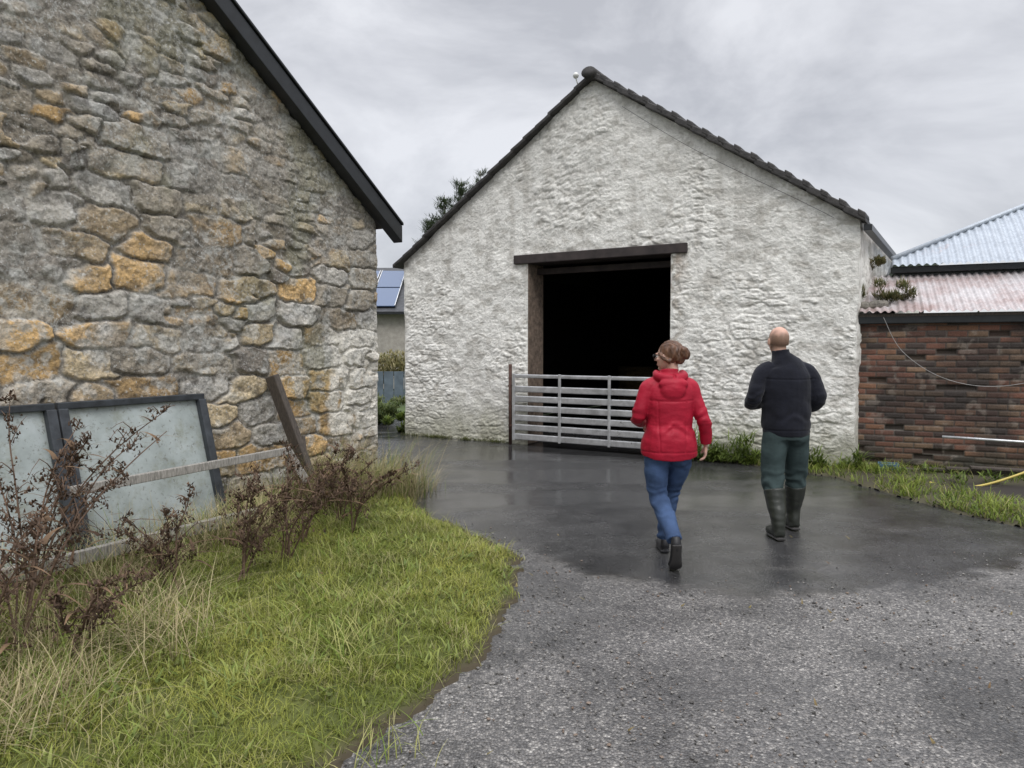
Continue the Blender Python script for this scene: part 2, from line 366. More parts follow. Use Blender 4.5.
# dead dock plants
STEM=simple('dead_stem',(.12,.075,.05),.8)
def dock(x,y,h,seed,lean=(0,0),dens=1.0):
    r=random.Random(seed); rr=np.random.default_rng(seed); _,z0=verge_h(np.array([x]),np.array([y])); z0=max(float(z0[0]),0)
    parts=[];pts=[]
    for s in range(r.randint(3,5)):
        ax,ay=lean[0]+r.uniform(-.5,.5),lean[1]+r.uniform(-.5,.5); hh=h*r.uniform(.6,1.05)
        P=[(x+r.uniform(-.05,.05),y+r.uniform(-.05,.05),z0-.02)]
        for k in range(1,5):
            t=k/4; P.append((x+ax*hh*t**1.5+r.uniform(-.025,.025),y+ay*hh*t**1.5,z0+hh*(t-.18*t**3)))
        parts.append(tube(P,[.0065,.006,.005,.004,.0022],6,3)); Pc,_=catmull(P,[1]*5,6)
        for k in range(6,len(Pc)):
            if r.random()<.6:
                b=Pc[k]; L=r.uniform(.08,.30)*(1.3-k/len(Pc)); an=r.uniform(0,6.28); q=[b,b+np.array([math.cos(an)*L*.5,math.sin(an)*L*.5,L*.5]),b+np.array([math.cos(an)*L,math.sin(an)*L,L*r.uniform(-.3,.8)])]
                parts.append(tube(q,[.0032,.0022,.001],5,2))
                for m in range(int(16*dens)):
                    t=rr.random(); pts.append(b*(1-t)+q[2]*t+rr.normal(0,.010,3))
            if r.random()<.5:
                for m in range(int(6*dens)): pts.append(Pc[k]+rr.normal(0,.012,3))
    V,F=joinparts(parts); st=mesh_py('stem',V,F,STEM,True)
    pts=np.array(pts); n=len(pts); cc=mixc((.06,.036,.024),(.20,.13,.085),rr.random(n))
    v,f,c=blades(pts,rr.uniform(.012,.034,n),rr.uniform(.007,.017,n),rr.uniform(0,6.28,n),rr.uniform(.2,.95,n),rr.uniform(-.5,1,n),cc,2)
    m=16; i0=rr.integers(0,n,m); lv=blades(pts[i0],rr.uniform(.06,.14,m),rr.uniform(.015,.035,m),rr.uniform(0,6.28,m),rr.uniform(.6,.95,m),rr.uniform(.6,1.8,m),mixc((.10,.06,.04),(.26,.17,.10),rr.random(m)),5)
    v,f,c=merge([(v,f,c),lv])
    sd=mesh_np('seed_heads',v,f,DRY,False,c); empty('dead_dock_plant',[st,sd])
for i,(x,y,h,le) in enumerate([(-2.62,3.9,1.62,(.06,0)),(-2.45,3.65,1.50,(.0,.1)),(-2.75,4.25,1.45,(.15,.0)),(-2.35,3.1,.95,(.2,.1)),(-2.1,3.5,.7,(.3,0)),(-1.75,4.75,.80,(.1,.2)),(-1.6,5.2,.85,(.35,-.1)),(-1.62,5.7,.95,(.15,0)),(-1.35,6.1,.7,(.35,0)),(-2.05,4.4,.8,(-.2,0)),(-1.5,6.4,.8,(.1,.1)),(-2.6,3.4,1.2,(-.1,.1))]):
    dock(x,y,h,100+i,le,1.0)

# loose chippings
phi=(1+5**.5)/2; iv=np.array([(-1,phi,0),(1,phi,0),(-1,-phi,0),(1,-phi,0),(0,-1,phi),(0,1,phi),(0,-1,-phi),(0,1,-phi),(phi,0,-1),(phi,0,1),(-phi,0,-1),(-phi,0,1)])/1.9
it=np.array([(0,11,5),(0,5,1),(0,1,7),(0,7,10),(0,10,11),(1,5,9),(5,11,4),(11,10,2),(10,7,6),(7,1,8),(3,9,4),(3,4,2),(3,2,6),(3,6,8),(3,8,9),(4,9,5),(2,4,11),(6,2,10),(8,6,7),(9,8,1)])
N=22000; x=rng.uniform(-1.2,5.5,N); y=1.9+4.9*rng.random(N)**1.3
yb=np.interp(x,bx,by); dv=polydist(x,y,vp); ins=inpoly(x,y,vp)
ok=(~ins)&(rng.random(N)<smoothstep(.7,-.4,y-yb)*(.25+.75*smoothstep(.45,.6,fbm(x*2,y*2,50)))+.5*smoothstep(.3,.0,dv)); x,y=x[ok],y[ok]; n=len(x)
sz=.0024+.0065*rng.random(n)**3; ang=rng.uniform(0,6.28,n)
sc=np.stack([sz*rng.uniform(.7,1.5,n),sz*rng.uniform(.7,1.3,n),sz*rng.uniform(.45,.9,n)],-1)
jit=1+rng.uniform(-.25,.25,(n,12,1)); p=iv[None]*jit*sc[:,None,:]; ca,sa=np.cos(ang)[:,None],np.sin(ang)[:,None]
q=np.stack([p[...,0]*ca-p[...,1]*sa+x[:,None],p[...,0]*sa+p[...,1]*ca+y[:,None],p[...,2]+sc[:,2][:,None]*.3],-1)
gc=mixc((.05,.048,.046),(.27,.255,.235),rng.random(n)**1.6); gc=mixc(gc,(.19,.13,.09),(rng.random(n)<.15)*.7)
STM=m_attr('chippings',.5,0.0)
mesh_np('loose_gravel',q.reshape(-1,3),(it[None]+(np.arange(n)*12)[:,None,None]).reshape(-1,3),STM,False,np.repeat(gc[:,None,:],12,1))
n=60; x=rng.uniform(-1.8,3.0,n); y=rng.uniform(2.4,6.4,n); _,z=verge_h(x,y); z=np.maximum(z+.035,.004)
cc=mixc((.16,.09,.05),(.26,.22,.09),rng.random(n)); v,f,c=blades(np.stack([x,y,z],-1),rng.uniform(.018,.035,n),rng.uniform(.01,.02,n),rng.uniform(0,6.28,n),np.full(n,.97),rng.uniform(0,.15,n),cc,3)
v[:,2]=np.clip(v[:,2],0,.12); mesh_np('fallen_leaves',v,f,DRY,False,c)

# ---------------------------------------------------------------- stone building
Ws=9.0; nu,nv=640,460
Lg=np.concatenate([np.linspace(0,5,510),np.linspace(5.03,Ws,nu-510)])
top=3.0+.66*np.minimum(Lg,Ws-Lg)
LL=np.repeat(Lg[:,None],nv,1); ZZ=-.05+(np.linspace(0,1,nv)[None,:])*(top[:,None]+.05)
dA,iA=voro(LL,ZZ,.50,.225,42,.66,7.,.02,.045); dB,iB=voro(LL,ZZ,.30,.11,55,.8,5.,.03,.045)
lowz=smoothstep(2.9,1.9,ZZ)
bigm=(fbm(LL*1.4,ZZ*1.6,200,3)+.26*lowz*smoothstep(.1,.8,LL)-.04)>.52
d=np.where(bigm,dA,dB); ids=np.where(bigm,iA,iB+.5)
r1,r2,r3=hsh(ids,1.,1),hsh(ids,2.,2),hsh(ids,7.,3)
sme=fbm(LL*1.3,ZZ*1.3,70)+.10*smoothstep(2.0,3.2,ZZ)-.05*lowz; smear=smoothstep(.48,.64,sme)*(.45+.55*smoothstep(.35,.55,fbm(LL*6,ZZ*6,71)))
mw=.002+.016*fbm(LL*5,ZZ*5,88)
hh=smoothstep(mw*.5,mw+.014,d)
rough_=fbm(LL*11,ZZ*14,123,4)
off=(.040*hh*(.3+.9*r2)+.03*(r3-.5)*hh)*(1-.8*smear)+.035*(fbm(LL*6,ZZ*6,12)-.5)+.024*(rough_-.5)+.016*(fbm(LL*40,ZZ*40,13,3)-.5)+.02*fbm(LL*3,ZZ*3,99)
pal=np.array([(.54,.36,.17),(.48,.385,.245),(.35,.305,.24),(.21,.185,.155),(.43,.405,.36),(.40,.31,.20)])
ochre=smoothstep(.3,.9,ZZ)*smoothstep(3.3,2.2,ZZ)*smoothstep(.3,1.2,LL)
ix=np.where(r1<.07+.26*ochre,0,np.where(r1<.20+.36*ochre,1,np.where(r1<.66,2,np.where(r1<.76,3,np.where(r1<.9,4,5)))))
sc=pal[ix]*(.75+.5*r3)[...,None]; sc=mixc(sc,sc*np.array((.74,.76,.80)),.8*smoothstep(.48,.66,fbm(LL*5,ZZ*7,333)))
mort=mixc((.25,.225,.19),(.40,.37,.32),fbm(LL*6,ZZ*6,44))
col=mixc(mort,sc,hh); col=mixc(col,mixc((.21,.19,.165),(.37,.345,.30),fbm(LL*4,ZZ*5,45)),smear*.85)
crev=smoothstep(.007,.0,d)*(1-smear)*smoothstep(.32,.5,fbm(LL*4,ZZ*4,46)); col=mixc(col,(.05,.043,.035),crev*.85)
col=mixc(col,(.07,.062,.05),.5*smoothstep(.38,.28,rough_))
dp=fbm(LL*1.1,ZZ*.8,91); col=col*(.60+.76*dp)[...,None]
col=mixc(col,(.21,.21,.12),.38*smoothstep(.54,.70,fbm(LL*1.7,ZZ*1.4,18)))
col=mixc(col,(.48,.475,.44),.55*smoothstep(.57,.64,fbm(LL*7,ZZ*8,611))*smoothstep(.42,.58,fbm(LL*1.2,ZZ*1.2,612)))
col=mixc(col,(.13,.13,.06),smoothstep(.7,.1,ZZ)*.5*fbm(LL*4,ZZ*4,17))
ww=smoothstep(.98,.86,LL+.35*(fbm(LL*5,ZZ*5,2)-.1))*smoothstep(.55,.72,ZZ+.3*(fbm(LL*6,ZZ*5,8)-.5))*smoothstep(1.92,1.74,ZZ+.3*(fbm(LL*5,ZZ*5,3)-.5)); col=mixc(col,(.66,.63,.56),.9*ww*smoothstep(.18,.36,fbm(LL*9,ZZ*9,4)))
col=mixc(col,(.72,.70,.66),.85*np.exp(-(((LL-3.25)/.07)**2+((ZZ-1.75)/.06)**2)))
off=np.where(LL<.04,off*LL/.04,off)
P=np.stack([C0[0]-LL*dW[0]+off*nW[0],C0[1]-LL*dW[1]+off*nW[1],ZZ],-1)
sb=[mesh_np('gable_wall',P,gridf(nu,nv),STONE,True,col*1.08)]
def flatwall(name,p0,p1,z0,z1,mat,seed=3):
    Ln=math.dist(p0,p1); nu=int(Ln/.05)+2; nv=int((z1-z0)/.05)+2
    A,B=np.meshgrid(np.linspace(0,Ln,nu),np.linspace(z0,z1,nv),indexing='ij'); d,i_=voro(A,B,.36,.17,seed); h=smoothstep(0,.02,d); r1=hsh(i_,1.)
    c=mixc((.3,.28,.25),mixc((.30,.26,.2),(.46,.37,.25),r1),h)
    dx=(p1[0]-p0[0])/Ln; dy=(p1[1]-p0[1])/Ln; o=.03*h*(A>.08)*(A<Ln-.08)
    return mesh_np(name,np.stack([p0[0]+A*dx+o*dy*1,p0[1]+A*dy-o*dx*1,B],-1),gridf(nu,nv),mat,True,c)
bk=np.array([-nW[0],-nW[1]]); c1=C0+bk*7; c2=C0-dW*Ws; c3=c2+bk*7
sb.append(flatwall('side_wall',tuple(c1),tuple(C0),0,2.98,STONE,5))
sb.append(flatwall('far_side_wall',tuple(c2),tuple(c3),0,2.98,STONE,6))
def W3(L,off,z): return Vector(W(L,off,z))
rdg=3.0+.66*Ws/2
for nm,l0 in (('roof_slope',-.24),('roof_slope_far',Ws+.28)):
    a0=W3(l0,.16,3.0-.24*.66+.14); sb.append(obox(nm,a0,W3(Ws/2,.16,rdg+.14)-a0,Vector((bk[0],bk[1],0))*7.3,(0,0,.06),TILE))
for s,(l0,l1) in enumerate([(-.26,Ws/2),(Ws+.3,Ws/2)]):
    z0=3.0-.26*.66
    sb.append(obox('verge_flashing',W3(l0,.05,z0-.02),W3(l1,.05,rdg-.02)-W3(l0,.05,z0-.02),Vector((nW[0],nW[1],0))*.13,(0,0,.19),BLACK,.008))
    sb.append(obox('verge_cap',W3(l0,.0,z0+.175),W3(l1,.0,rdg+.175)-W3(l0,.0,z0+.175),Vector((nW[0],nW[1],0))*.20,(0,0,.03),BLACK,.006))
empty('stone_outbuilding',sb)

# leaning panels
def panel(L0,L1,seed):
    T=.20;B=.50;zt=1.19
    def Q(L,t,o=0): return W3(L,B+(T-B)*t+o,.02+(zt-.02)*t)
    out=[]
    nu,nv=30,20; A,Bt=np.meshgrid(np.linspace(0,1,nu),np.linspace(0,1,nv),indexing='ij')
    v=[Q(L0+(L1-L0)*a,b,.008*math.sin(a*9+seed)*math.sin(b*6)) for a,b in zip(A.ravel(),Bt.ravel())]
    out.append(mesh_np('sheet',[tuple(p) for p in v],gridf(nu,nv),PANE,True))
    up=Vector((nW[0],nW[1],.2))
    out.append(beam('top_rail',Q(L0-.03,1,.02),Q(L1+.03,1,.02),.045,.05,FRAME)); out.append(beam('bottom_rail',Q(L0,.03,.03),Q(L1,.03,.03),.05,.06,FRAME))
    for L in (L0,L1): out.append(beam('stile',Q(L,-.01,.025),Q(L,.98,.025),.07,.05,FRAME,up))
    return empty('leaning_sheet_door',out)
t=NT('grey_green_pane'); n=t.noise(2.5,4,.7); cc=t.ramp(n,[(.3,(.24,.27,.255)),(.55,(.36,.40,.39)),(.75,(.46,.50,.50))])
cc=t.mix(t.ramp(t.noise(6,4,.8),[(.5,0.),(.68,.6)]),cc,(.22,.23,.17)); cc=t.mix(t.ramp(t.noise(28,3,.75),[(.58,0.),(.68,.6)]),cc,(.12,.11,.08))
t.set(cc,.4,0); t.bump(t.noise(8,4),.3,.01); PANE=t.m
panel(2.58,3.72,1); panel(3.80,5.2,2)
rl=[beam('top_rail',W3(1.9,.55,.68),W3(3.9,.62,.66),.035,.065,GREYWOOD),beam('bottom_rail',W3(2.45,.72,.24),W3(4.9,.82,.27),.05,.09,GREYWOOD),
    beam('brace',W3(1.92,.52,.70),W3(1.78,.62,.38),.05,.07,GREYWOOD)]
empty('broken_timber_hurdle',rl)
beam('leaning_timber_post',W3(1.43,.48,.0),W3(1.70,.12,1.33),.07,.13,DARKWOOD,(nW[0],nW[1],0),.01)
beam('leaning_timber_post',W3(1.62,.5,.0),W3(1.50,.3,.75),.035,.05,DARKWOOD,(nW[0],nW[1],0),.006)

# ---------------------------------------------------------------- white barn
A0=np.array([-1.95,13.5]); B0=np.array([4.44,9.54]); Wb=float(np.hypot(*(B0-A0))); u=(B0-A0)/Wb; w=np.array([-u[1],u[0]])
eL,eR,ap=3.12,3.22,5.68
def BP(s,t,z): p=A0+s*u+t*w; return (p[0],p[1],z)
def BV(s,t,z): return Vector(BP(s,t,z))
uv=Vector((u[0],u[1],0)); wv=Vector((w[0],w[1],0))
s0,s1,zt=2.60,5.02,2.96
def zs(s): return np.where(s<Wb/2,eL+(ap-eL)*s/(Wb/2),eR+(ap-eR)*(Wb-s)/(Wb/2))
cols=np.concatenate([np.linspace(0,s0,170),np.linspace(s0,s1,140)[1:],np.linspace(s1,Wb,180)[1:]]); nu=len(cols); nv=380
S=np.repeat(cols[:,None],nv,1); tp=zs(cols); Z=np.linspace(0,1,nv)[None,:]*(tp[:,None]+.03)-.03
def whitewall(S,Z,seed):
    d,ids=voro(S,Z,.27,.12,seed,.85,3.,.05); r2=hsh(ids,2.,2); vis=smoothstep(.40,.62,fbm(S*1.3,Z*1.3,seed+50)+.16*smoothstep(3.2,1.5,Z)-.08)
    h=smoothstep(.0,.03,d)
    lump=fbm(S*5,Z*6.5,seed+3); l2=fbm(S*15,Z*20,seed+4,3)
    o=.014*h*(.3+r2)*vis+.036*(lump-.5)+.028*(np.abs(l2-.5)*-2+.5)*(.4+.6*vis)
    c=np.ones(S.shape+(3,))*np.array((.82,.805,.755))
    cav=smoothstep(.010,.0,d)*vis*smoothstep(.4,.6,fbm(S*5,Z*5,seed+8)); c=mixc(c,(.36,.34,.30),cav*.5)
    c=mixc(c,(.38,.36,.32),smoothstep(.46,.36,lump)*.3)
    st=fbm(S*1.3,Z*1.6,seed+11); c=c*(.86+.24*st)[...,None]
    fl=smoothstep(.57,.68,fbm(S*7,Z*10,seed+15)); c=mixc(c,(.36,.335,.29),fl*.48)
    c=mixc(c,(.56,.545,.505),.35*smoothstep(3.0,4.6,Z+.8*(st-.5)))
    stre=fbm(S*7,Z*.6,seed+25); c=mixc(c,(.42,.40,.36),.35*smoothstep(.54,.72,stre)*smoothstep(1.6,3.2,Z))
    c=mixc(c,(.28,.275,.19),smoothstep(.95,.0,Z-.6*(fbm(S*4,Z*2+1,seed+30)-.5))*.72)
    return o,c,h
o,c,_=whitewall(S,Z,301)
o=o*smoothstep(0,.05,S)*smoothstep(Wb,Wb-.05,S)
edge=np.minimum(np.abs(S-s0),np.abs(S-s1)); o=np.where((Z<zt+.03),o*smoothstep(-.01,.06,edge),o)
bare=smoothstep(.22,.0,np.abs(S-s1-.05))*smoothstep(3.2,2.9,Z)*smoothstep(.45,.6,fbm(S*8,Z*8,7)); c=mixc(c,(.30,.26,.21),bare*.7)
for sv in (2.5,5.1): c=mixc(c,(.28,.20,.14),.45*smoothstep(.25,.0,np.abs(S-sv))*smoothstep(2.0,2.95,Z)*(Z<3.0)*smoothstep(.4,.6,fbm(S*14,Z*1.5,17)))
jz=.05*(fbm(Z*3,Z*0,71)-.5)+.02*(fbm(Z*14,Z*0,72)-.5); js=jz*smoothstep(.3,0,Wb-S)-jz*smoothstep(.3,0,S)
P=np.stack([A0[0]+(S+js)*u[0]-o*w[0],A0[1]+(S+js)*u[1]-o*w[1],Z],-1)
cm=(cols[:-1]+cols[1:])/2; inop=((cm>s0)&(cm<s1))[:,None]&((Z[:-1,:-1]+Z[1:,1:])/2<zt+.02)
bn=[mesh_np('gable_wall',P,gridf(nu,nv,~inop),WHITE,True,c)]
Dp=13.0; nu2,nv2=200,90; T2,Z2=np.meshgrid(np.linspace(0,Dp,nu2),np.linspace(-.03,eR+.06,nv2),indexing='ij')
o2,c2_,_=whitewall(T2+20,Z2,303); o2*=smoothstep(0,.08,T2); j2=(.05*(fbm(Z2*3,Z2*0,71)-.5)+.02*(fbm(Z2*14,Z2*0,72)-.5))*smoothstep(.4,0,T2)
s_=Wb+o2+j2; Zr=np.where(T2<.3,np.minimum(Z2,eR),Z2); bn.append(mesh_np('side_wall',np.stack([A0[0]+s_*u[0]+T2*w[0],A0[1]+s_*u[1]+T2*w[1],Zr],-1),gridf(nu2,nv2),WHITE,True,c2_))
s_=-o2; bn.append(mesh_np('side_wall_far',np.stack([A0[0]+s_*u[0]+T2*w[0],A0[1]+s_*u[1]+T2*w[1],Z2*(eL+.02)/(eR+.06)],-1),gridf(nu2,nv2),WHITE,True,c2_))
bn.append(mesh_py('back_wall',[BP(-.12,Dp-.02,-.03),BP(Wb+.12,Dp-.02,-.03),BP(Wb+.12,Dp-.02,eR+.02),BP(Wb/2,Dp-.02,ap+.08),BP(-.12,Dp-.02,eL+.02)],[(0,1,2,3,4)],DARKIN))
bn.append(obox('leak_blocker',BV(.14,.6,0),wv*(Dp-.7),uv*.03,(0,0,eL+.04),DARKIN,0)); bn.append(obox('leak_blocker_far',BV(Wb-.17,.6,0),wv*(Dp-.7),uv*.03,(0,0,eR+.06),DARKIN,0))  # added dark panels along the side walls, blocking light leaks at the eaves
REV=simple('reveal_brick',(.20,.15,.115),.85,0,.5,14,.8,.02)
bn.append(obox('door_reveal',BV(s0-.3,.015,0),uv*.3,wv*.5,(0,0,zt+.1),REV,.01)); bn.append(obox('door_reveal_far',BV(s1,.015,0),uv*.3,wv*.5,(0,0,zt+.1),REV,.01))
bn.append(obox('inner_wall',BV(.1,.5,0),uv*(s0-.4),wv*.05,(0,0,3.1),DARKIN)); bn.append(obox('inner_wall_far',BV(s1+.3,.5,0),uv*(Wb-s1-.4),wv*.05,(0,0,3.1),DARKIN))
bn.append(obox('door_lintel',BV(2.35,-.05,2.955),uv*2.92,wv*.5,(0,0,.145),LINTEL,.012))
bn.append(obox('sliding_door_rail',BV(2.5,.3,2.80),uv*2.6,wv*.08,(0,0,.10),LINTEL,.01))
def slope(name,sa,za,sb_,zb):
    return obox(name,BV(sa,-.06,za+.05),BV(sb_,-.06,zb+.05)-BV(sa,-.06,za+.05),wv*(Dp+.15),(0,0,.07),TILE)
kl=(ap-eL)/(Wb/2); kr=(ap-eR)/(Wb/2); OR=.04
bn.append(slope('roof_slope',-.12,eL-.12*kl-.02,Wb/2,ap)); bn.append(slope('roof_slope_far',Wb+OR,eR-OR*kr-.02,Wb/2,ap))
nt=17
for side in (0,1):
    for k in range(nt):
        a,b=k/nt,(k+1)/nt+.012
        if side==0: sa,sb_=Wb/2*(1-b)-.12*b,Wb/2*(1-a)-.12*a; za,zb=ap-kl*(Wb/2-sa),ap-kl*(Wb/2-sb_)
        else: sa,sb_=Wb/2*(1+b)+OR*b,Wb/2*(1+a)+OR*a; za,zb=ap-kr*(sa-Wb/2),ap-kr*(sb_-Wb/2)
        th=.045 if side==0 else .075
        tj=random.uniform(-.010,.010)
        bn.append(obox('verge_tile',BV(sa,-.14,za+.02+tj),BV(sb_,-.14,zb-.005+tj)-BV(sa,-.14,za+.02+tj),wv*.42,(0,0,th+.02),TILE,.012))
        if side: bn.append(obox('tile_nib',BV(sa,-.145,za+.05+tj),(BV(sb_,-.145,zb+.05+tj)-BV(sa,-.145,za+.05+tj))*.35,wv*.4,(0,0,th+.01),TILE,.015))
v,f=tube([BP(Wb/2,-.18,ap+.06),BP(Wb/2,Dp,ap+.06)],[(.12,.085)]*2,16,20,side=(u[0],u[1],0)); bn.append(mesh_py('ridge_tile',v,f,TILE,True))
LAMPW=simple('white_plastic',(.7,.7,.68),.4)
v,f=ell(BP(Wb/2-.20,-.2,ap+.04),(.045,.06,.045)); bn.append(mesh_py('floodlight_head',v,f,LAMPW,True))
bn.append(tubeobj('floodlight_bracket',[BP(Wb/2-.20,-.2,ap),BP(Wb/2-.2,-.1,ap-.10)],[.01,.01],LAMPW,8,1))
bn.append(beam('gutter',BV(Wb+.10,-.02,eR-.10),BV(Wb+.10,Dp,eR-.10),.10,.08,BLACK))
bn.append(tubeobj('cable',[BP(Wb/2+.5,-.06,ap-.50),BP(Wb/2+1.6,-.06,ap-1.28),BP(Wb-.7,-.06,eR+.30),BP(Wb-.3,-.06,eR+.05)],[.003]*4,TILE,6,6))
empty('white_barn',bn)

# field gate
g=[]
ga,gb,gt=2.42,4.98,-.16
zr=[.14,.295,.45,.605,.76,.92,1.13]
for k,z in enumerate(zr):
    h=.10 if k<6 else .06
    g.append(obox('rail',BV(ga,gt-.02,z-h/2),uv*(gb-ga),wv*.035,(0,0,h),GALV,.014))
for s in (ga,ga+.85,ga+1.7,gb-.05): g.append(obox('stay',BV(s,gt-.045,.08),uv*.045,wv*.024,(0,0,1.09),GALV,.008))
for z in (.3,.95): g.append(obox('hinge',BV(ga-.09,gt-.02,z),uv*.1,wv*.03,(0,0,.03),RUST,.004))
empty('metal_field_gate',g)
tubeobj('rusty_gate_post',[BP(2.36,-.16,0),BP(2.36,-.16,1.32)],[.028,.028],RUST,12,1)
STRAW=simple('straw',(.18,.13,.06),.9,0,.4,30,.8,.02)
for i,(s,t_,h) in enumerate([(1.6,7.5,1.1),(3.2,8.6,1.7),(4.9,7.8,.9)]):
    v,f=tube([BP(s,t_,0),BP(s,t_,h)],[(.62,.62)]*2,24,6); mesh_py('round_straw_bale',v,f,STRAW,True)

# ---------------------------------------------------------------- brick shed
D0=np.array([4.57,9.76]); db=np.array([.907,-.42]); db/=np.hypot(*db); nb=np.array([db[1],-db[0]]); Lb=5.6; Hb=1.97
nu,nv=480,170; S,Z=np.meshgrid(np.linspace(0,Lb,nu),np.linspace(-.02,Hb,nv),indexing='ij')
Sw=S+.006*(fbm(S*5,Z*5,1)-.5); Zw=Z+.02*(fbm(S*1.2,Z*2,2)-.5)
row=np.floor(Zw/.075); sx=Sw/.225+.5*(row%2)+.08*hsh(row,2.); colx=np.floor(sx)
dz=np.minimum(Zw/.075-row,1-(Zw/.075-row))*.075; dx=np.minimum(sx-colx,1-(sx-colx))*.225; d=np.minimum(dx,dz); h=smoothstep(.003,.010,d)
r1=hsh(row,colx,3.);r2=hsh(row,colx,5.)
pal=np.array([(.17,.08,.055),(.22,.115,.07),(.12,.062,.046),(.06,.044,.038),(.20,.13,.085)])
c=pal[np.clip((r1*5).astype(int),0,4)]*(.7+.5*r2)[...,None]; c=mixc(mixc((.07,.06,.052),(.13,.12,.105),fbm(S*5,Z*5,8)),c,h)
c=mixc(c,(.035,.03,.027),.7*smoothstep(.42,.62,fbm(S*1.6,Z*2.2,12))); c=mixc(c,(.05,.05,.03),smoothstep(.5,0,Z)*.6); c=mixc(c,(.30,.26,.22),.3*smoothstep(.66,.75,fbm(S*7,Z*9,40)))
miss=(r2<.05)*h; o=.010*h+.006*r1*h-.03*miss+.004*fbm(S*40,Z*40,1,2); c=mixc(c,(.03,.025,.02),miss*.8)
def DP(s,t,z): p=D0+s*db-t*nb; return (p[0],p[1],z)
def DV(s,t,z): return Vector(DP(s,t,z))
dbv=Vector((db[0],db[1],0)); nbv=Vector((-nb[0],-nb[1],0))
P=np.stack([D0[0]+S*db[0]+o*nb[0],D0[1]+S*db[1]+o*nb[1],Z],-1)
bs=[mesh_np('front_wall',P,gridf(nu,nv),BRICK,True,c)]
bs.append(obox('fascia',DV(-.02,-.09,1.90),dbv*(Lb+.1),nbv*.06,(0,0,.13),BLACK,.01))
bs.append(obox('end_wall',DV(Lb,0,0),dbv*.02,nbv*3,(0,0,1.95),BRICK,0))
def corr(name,p00,ud,Lu,vd_fn,mat,pitch=.076,amp=.012,nvv=8,lo=lambda s:0.,hi=lambda s:1.):
    nuu=int(Lu/pitch*8); V=[]
    for i in range(nuu):
        s=Lu*i/(nuu-1); z=amp*math.sin(2*math.pi*s/pitch)
        for j in range(nvv):
            t=lo(s)+(hi(s)-lo(s))*j/(nvv-1); p=Vector(p00)+ud*s+vd_fn*t; V.append((p.x,p.y,p.z+z))
    return mesh_np(name,V,gridf(nuu,nvv),mat,True)
bs.append(corr('low_corrugated_roof',DP(.0,-.16,2.05),dbv,Lb,nbv*1.5+Vector((0,0,.58)),CORR1,.09,.014))
for k in range(4): bs.append(obox('roof_batten',DV(.0,-.10+.45*k,1.99+.17*k),dbv*Lb,nbv*.05,(0,0,.04),DARKWOOD,.0))
bs.append(obox('clerestory',DV(.45,1.36,2.3),dbv*(Lb+1),nbv*.05,(0,0,.42),BLACK,.0))
bs.append(obox('upper_fascia',DV(.40,1.25,2.66),dbv*(Lb+1),nbv*.06,(0,0,.09),BLACK,.01))
vup=nbv*3.2+Vector((0,0,1.9)); q0=.42
bs.append(corr('upper_corrugated_roof',DP(q0,1.15,2.76),dbv,Lb+1.5,vup,CORR2,.1,.016,10,lambda s:0.,lambda s:min(1.,.05+s*.25)))
tt=(1-.05)/.25
bs.append(mesh_py('hip_flashing',*tube([DP(q0,1.31,2.88),DP(q0+tt,4.35,4.68)],[.035,.035],8,2),CORR2,True))
bs.append(mesh_py('hip_slope',[DP(q0,1.15,2.74),DP(q0,1.31,2.86),DP(q0+tt,4.35,4.64),DP(q0,7.5,2.74)],[(0,1,2,3)],CORR2))
bs.append(mesh_py('upper_side_wall',[DP(.47,1.3,0),DP(.47,7.4,0),DP(.47,7.4,2.74),DP(.47,1.3,2.74)],[(0,1,2,3)],BRICK))
empty('brick_shed',bs)
tubeobj('metal_pipe_rail',[DP(.95,-.35,.50),DP(2.2,-.35,.47),DP(3.2,-.35,.46)],[.018]*3,GALV,10,2)
tubeobj('pipe_support',[DP(1.95,-.35,0),DP(1.95,-.35,.5)],[.015]*2,GALV,8,1)
YEL=simple('yellow_hose_plastic',(.50,.40,.10),.45,0,.15,9,.05)
tubeobj('yellow_hose',[(4.75,8.35,.06),(4.95,8.3,.03),(5.2,8.15,.06),(5.6,8.05,.22),(5.95,8.0,.4),(6.4,8.1,.45)],[.013]*6,YEL,10,6)
tubeobj('hanging_cable',[DP(.28,-.12,1.98),DP(.5,-.13,1.55),DP(.95,-.14,1.22),DP(1.5,-.14,1.12),DP(2.1,-.12,1.28),DP(2.8,-.12,1.8)],[.004]*6,simple('white_cable',(.30,.29,.28),.5),6,6)
BLU=simple('blue_plastic',(.06,.13,.20),.5)
jk=[obox('crate_base',DV(.25,-.42,.02),dbv*.24,nbv*.2,(0,0,.02),BLU),obox('crate_front',DV(.25,-.42,.04),dbv*.24,nbv*.015,(0,0,.09),BLU),obox('crate_back',DV(.25,-.235,.04),dbv*.24,nbv*.015,(0,0,.09),BLU),obox('crate_side',DV(.25,-.40,.04),dbv*.015,nbv*.16,(0,0,.09),BLU),obox('crate_side_far',DV(.475,-.40,.04),dbv*.015,nbv*.16,(0,0,.09),BLU)]
empty('blue_crate',jk)
pl=[beam('plank',DV(.5+.25*k,-.25-.05*k,.06+.03*k),DV(1.7+.3*k,-.32,.05+.03*k),.12,.03,DARKWOOD) for k in range(4)]
empty('plank_pile',pl)
CON=simple('broken_concrete',(.20,.185,.16),.9,0,.4,14,.8,.02)
rb=[]
for k in range(7):
    v,f=ell(DP(.05+random.random()*.3,-.02+random.random()*.2,2.10+random.random()*.06),(random.uniform(.05,.12),random.uniform(.05,.09),random.uniform(.04,.08)),7,5); rb.append(mesh_py('chunk',v,f,CON,False))
empty('stone_rubble_heap',rb)
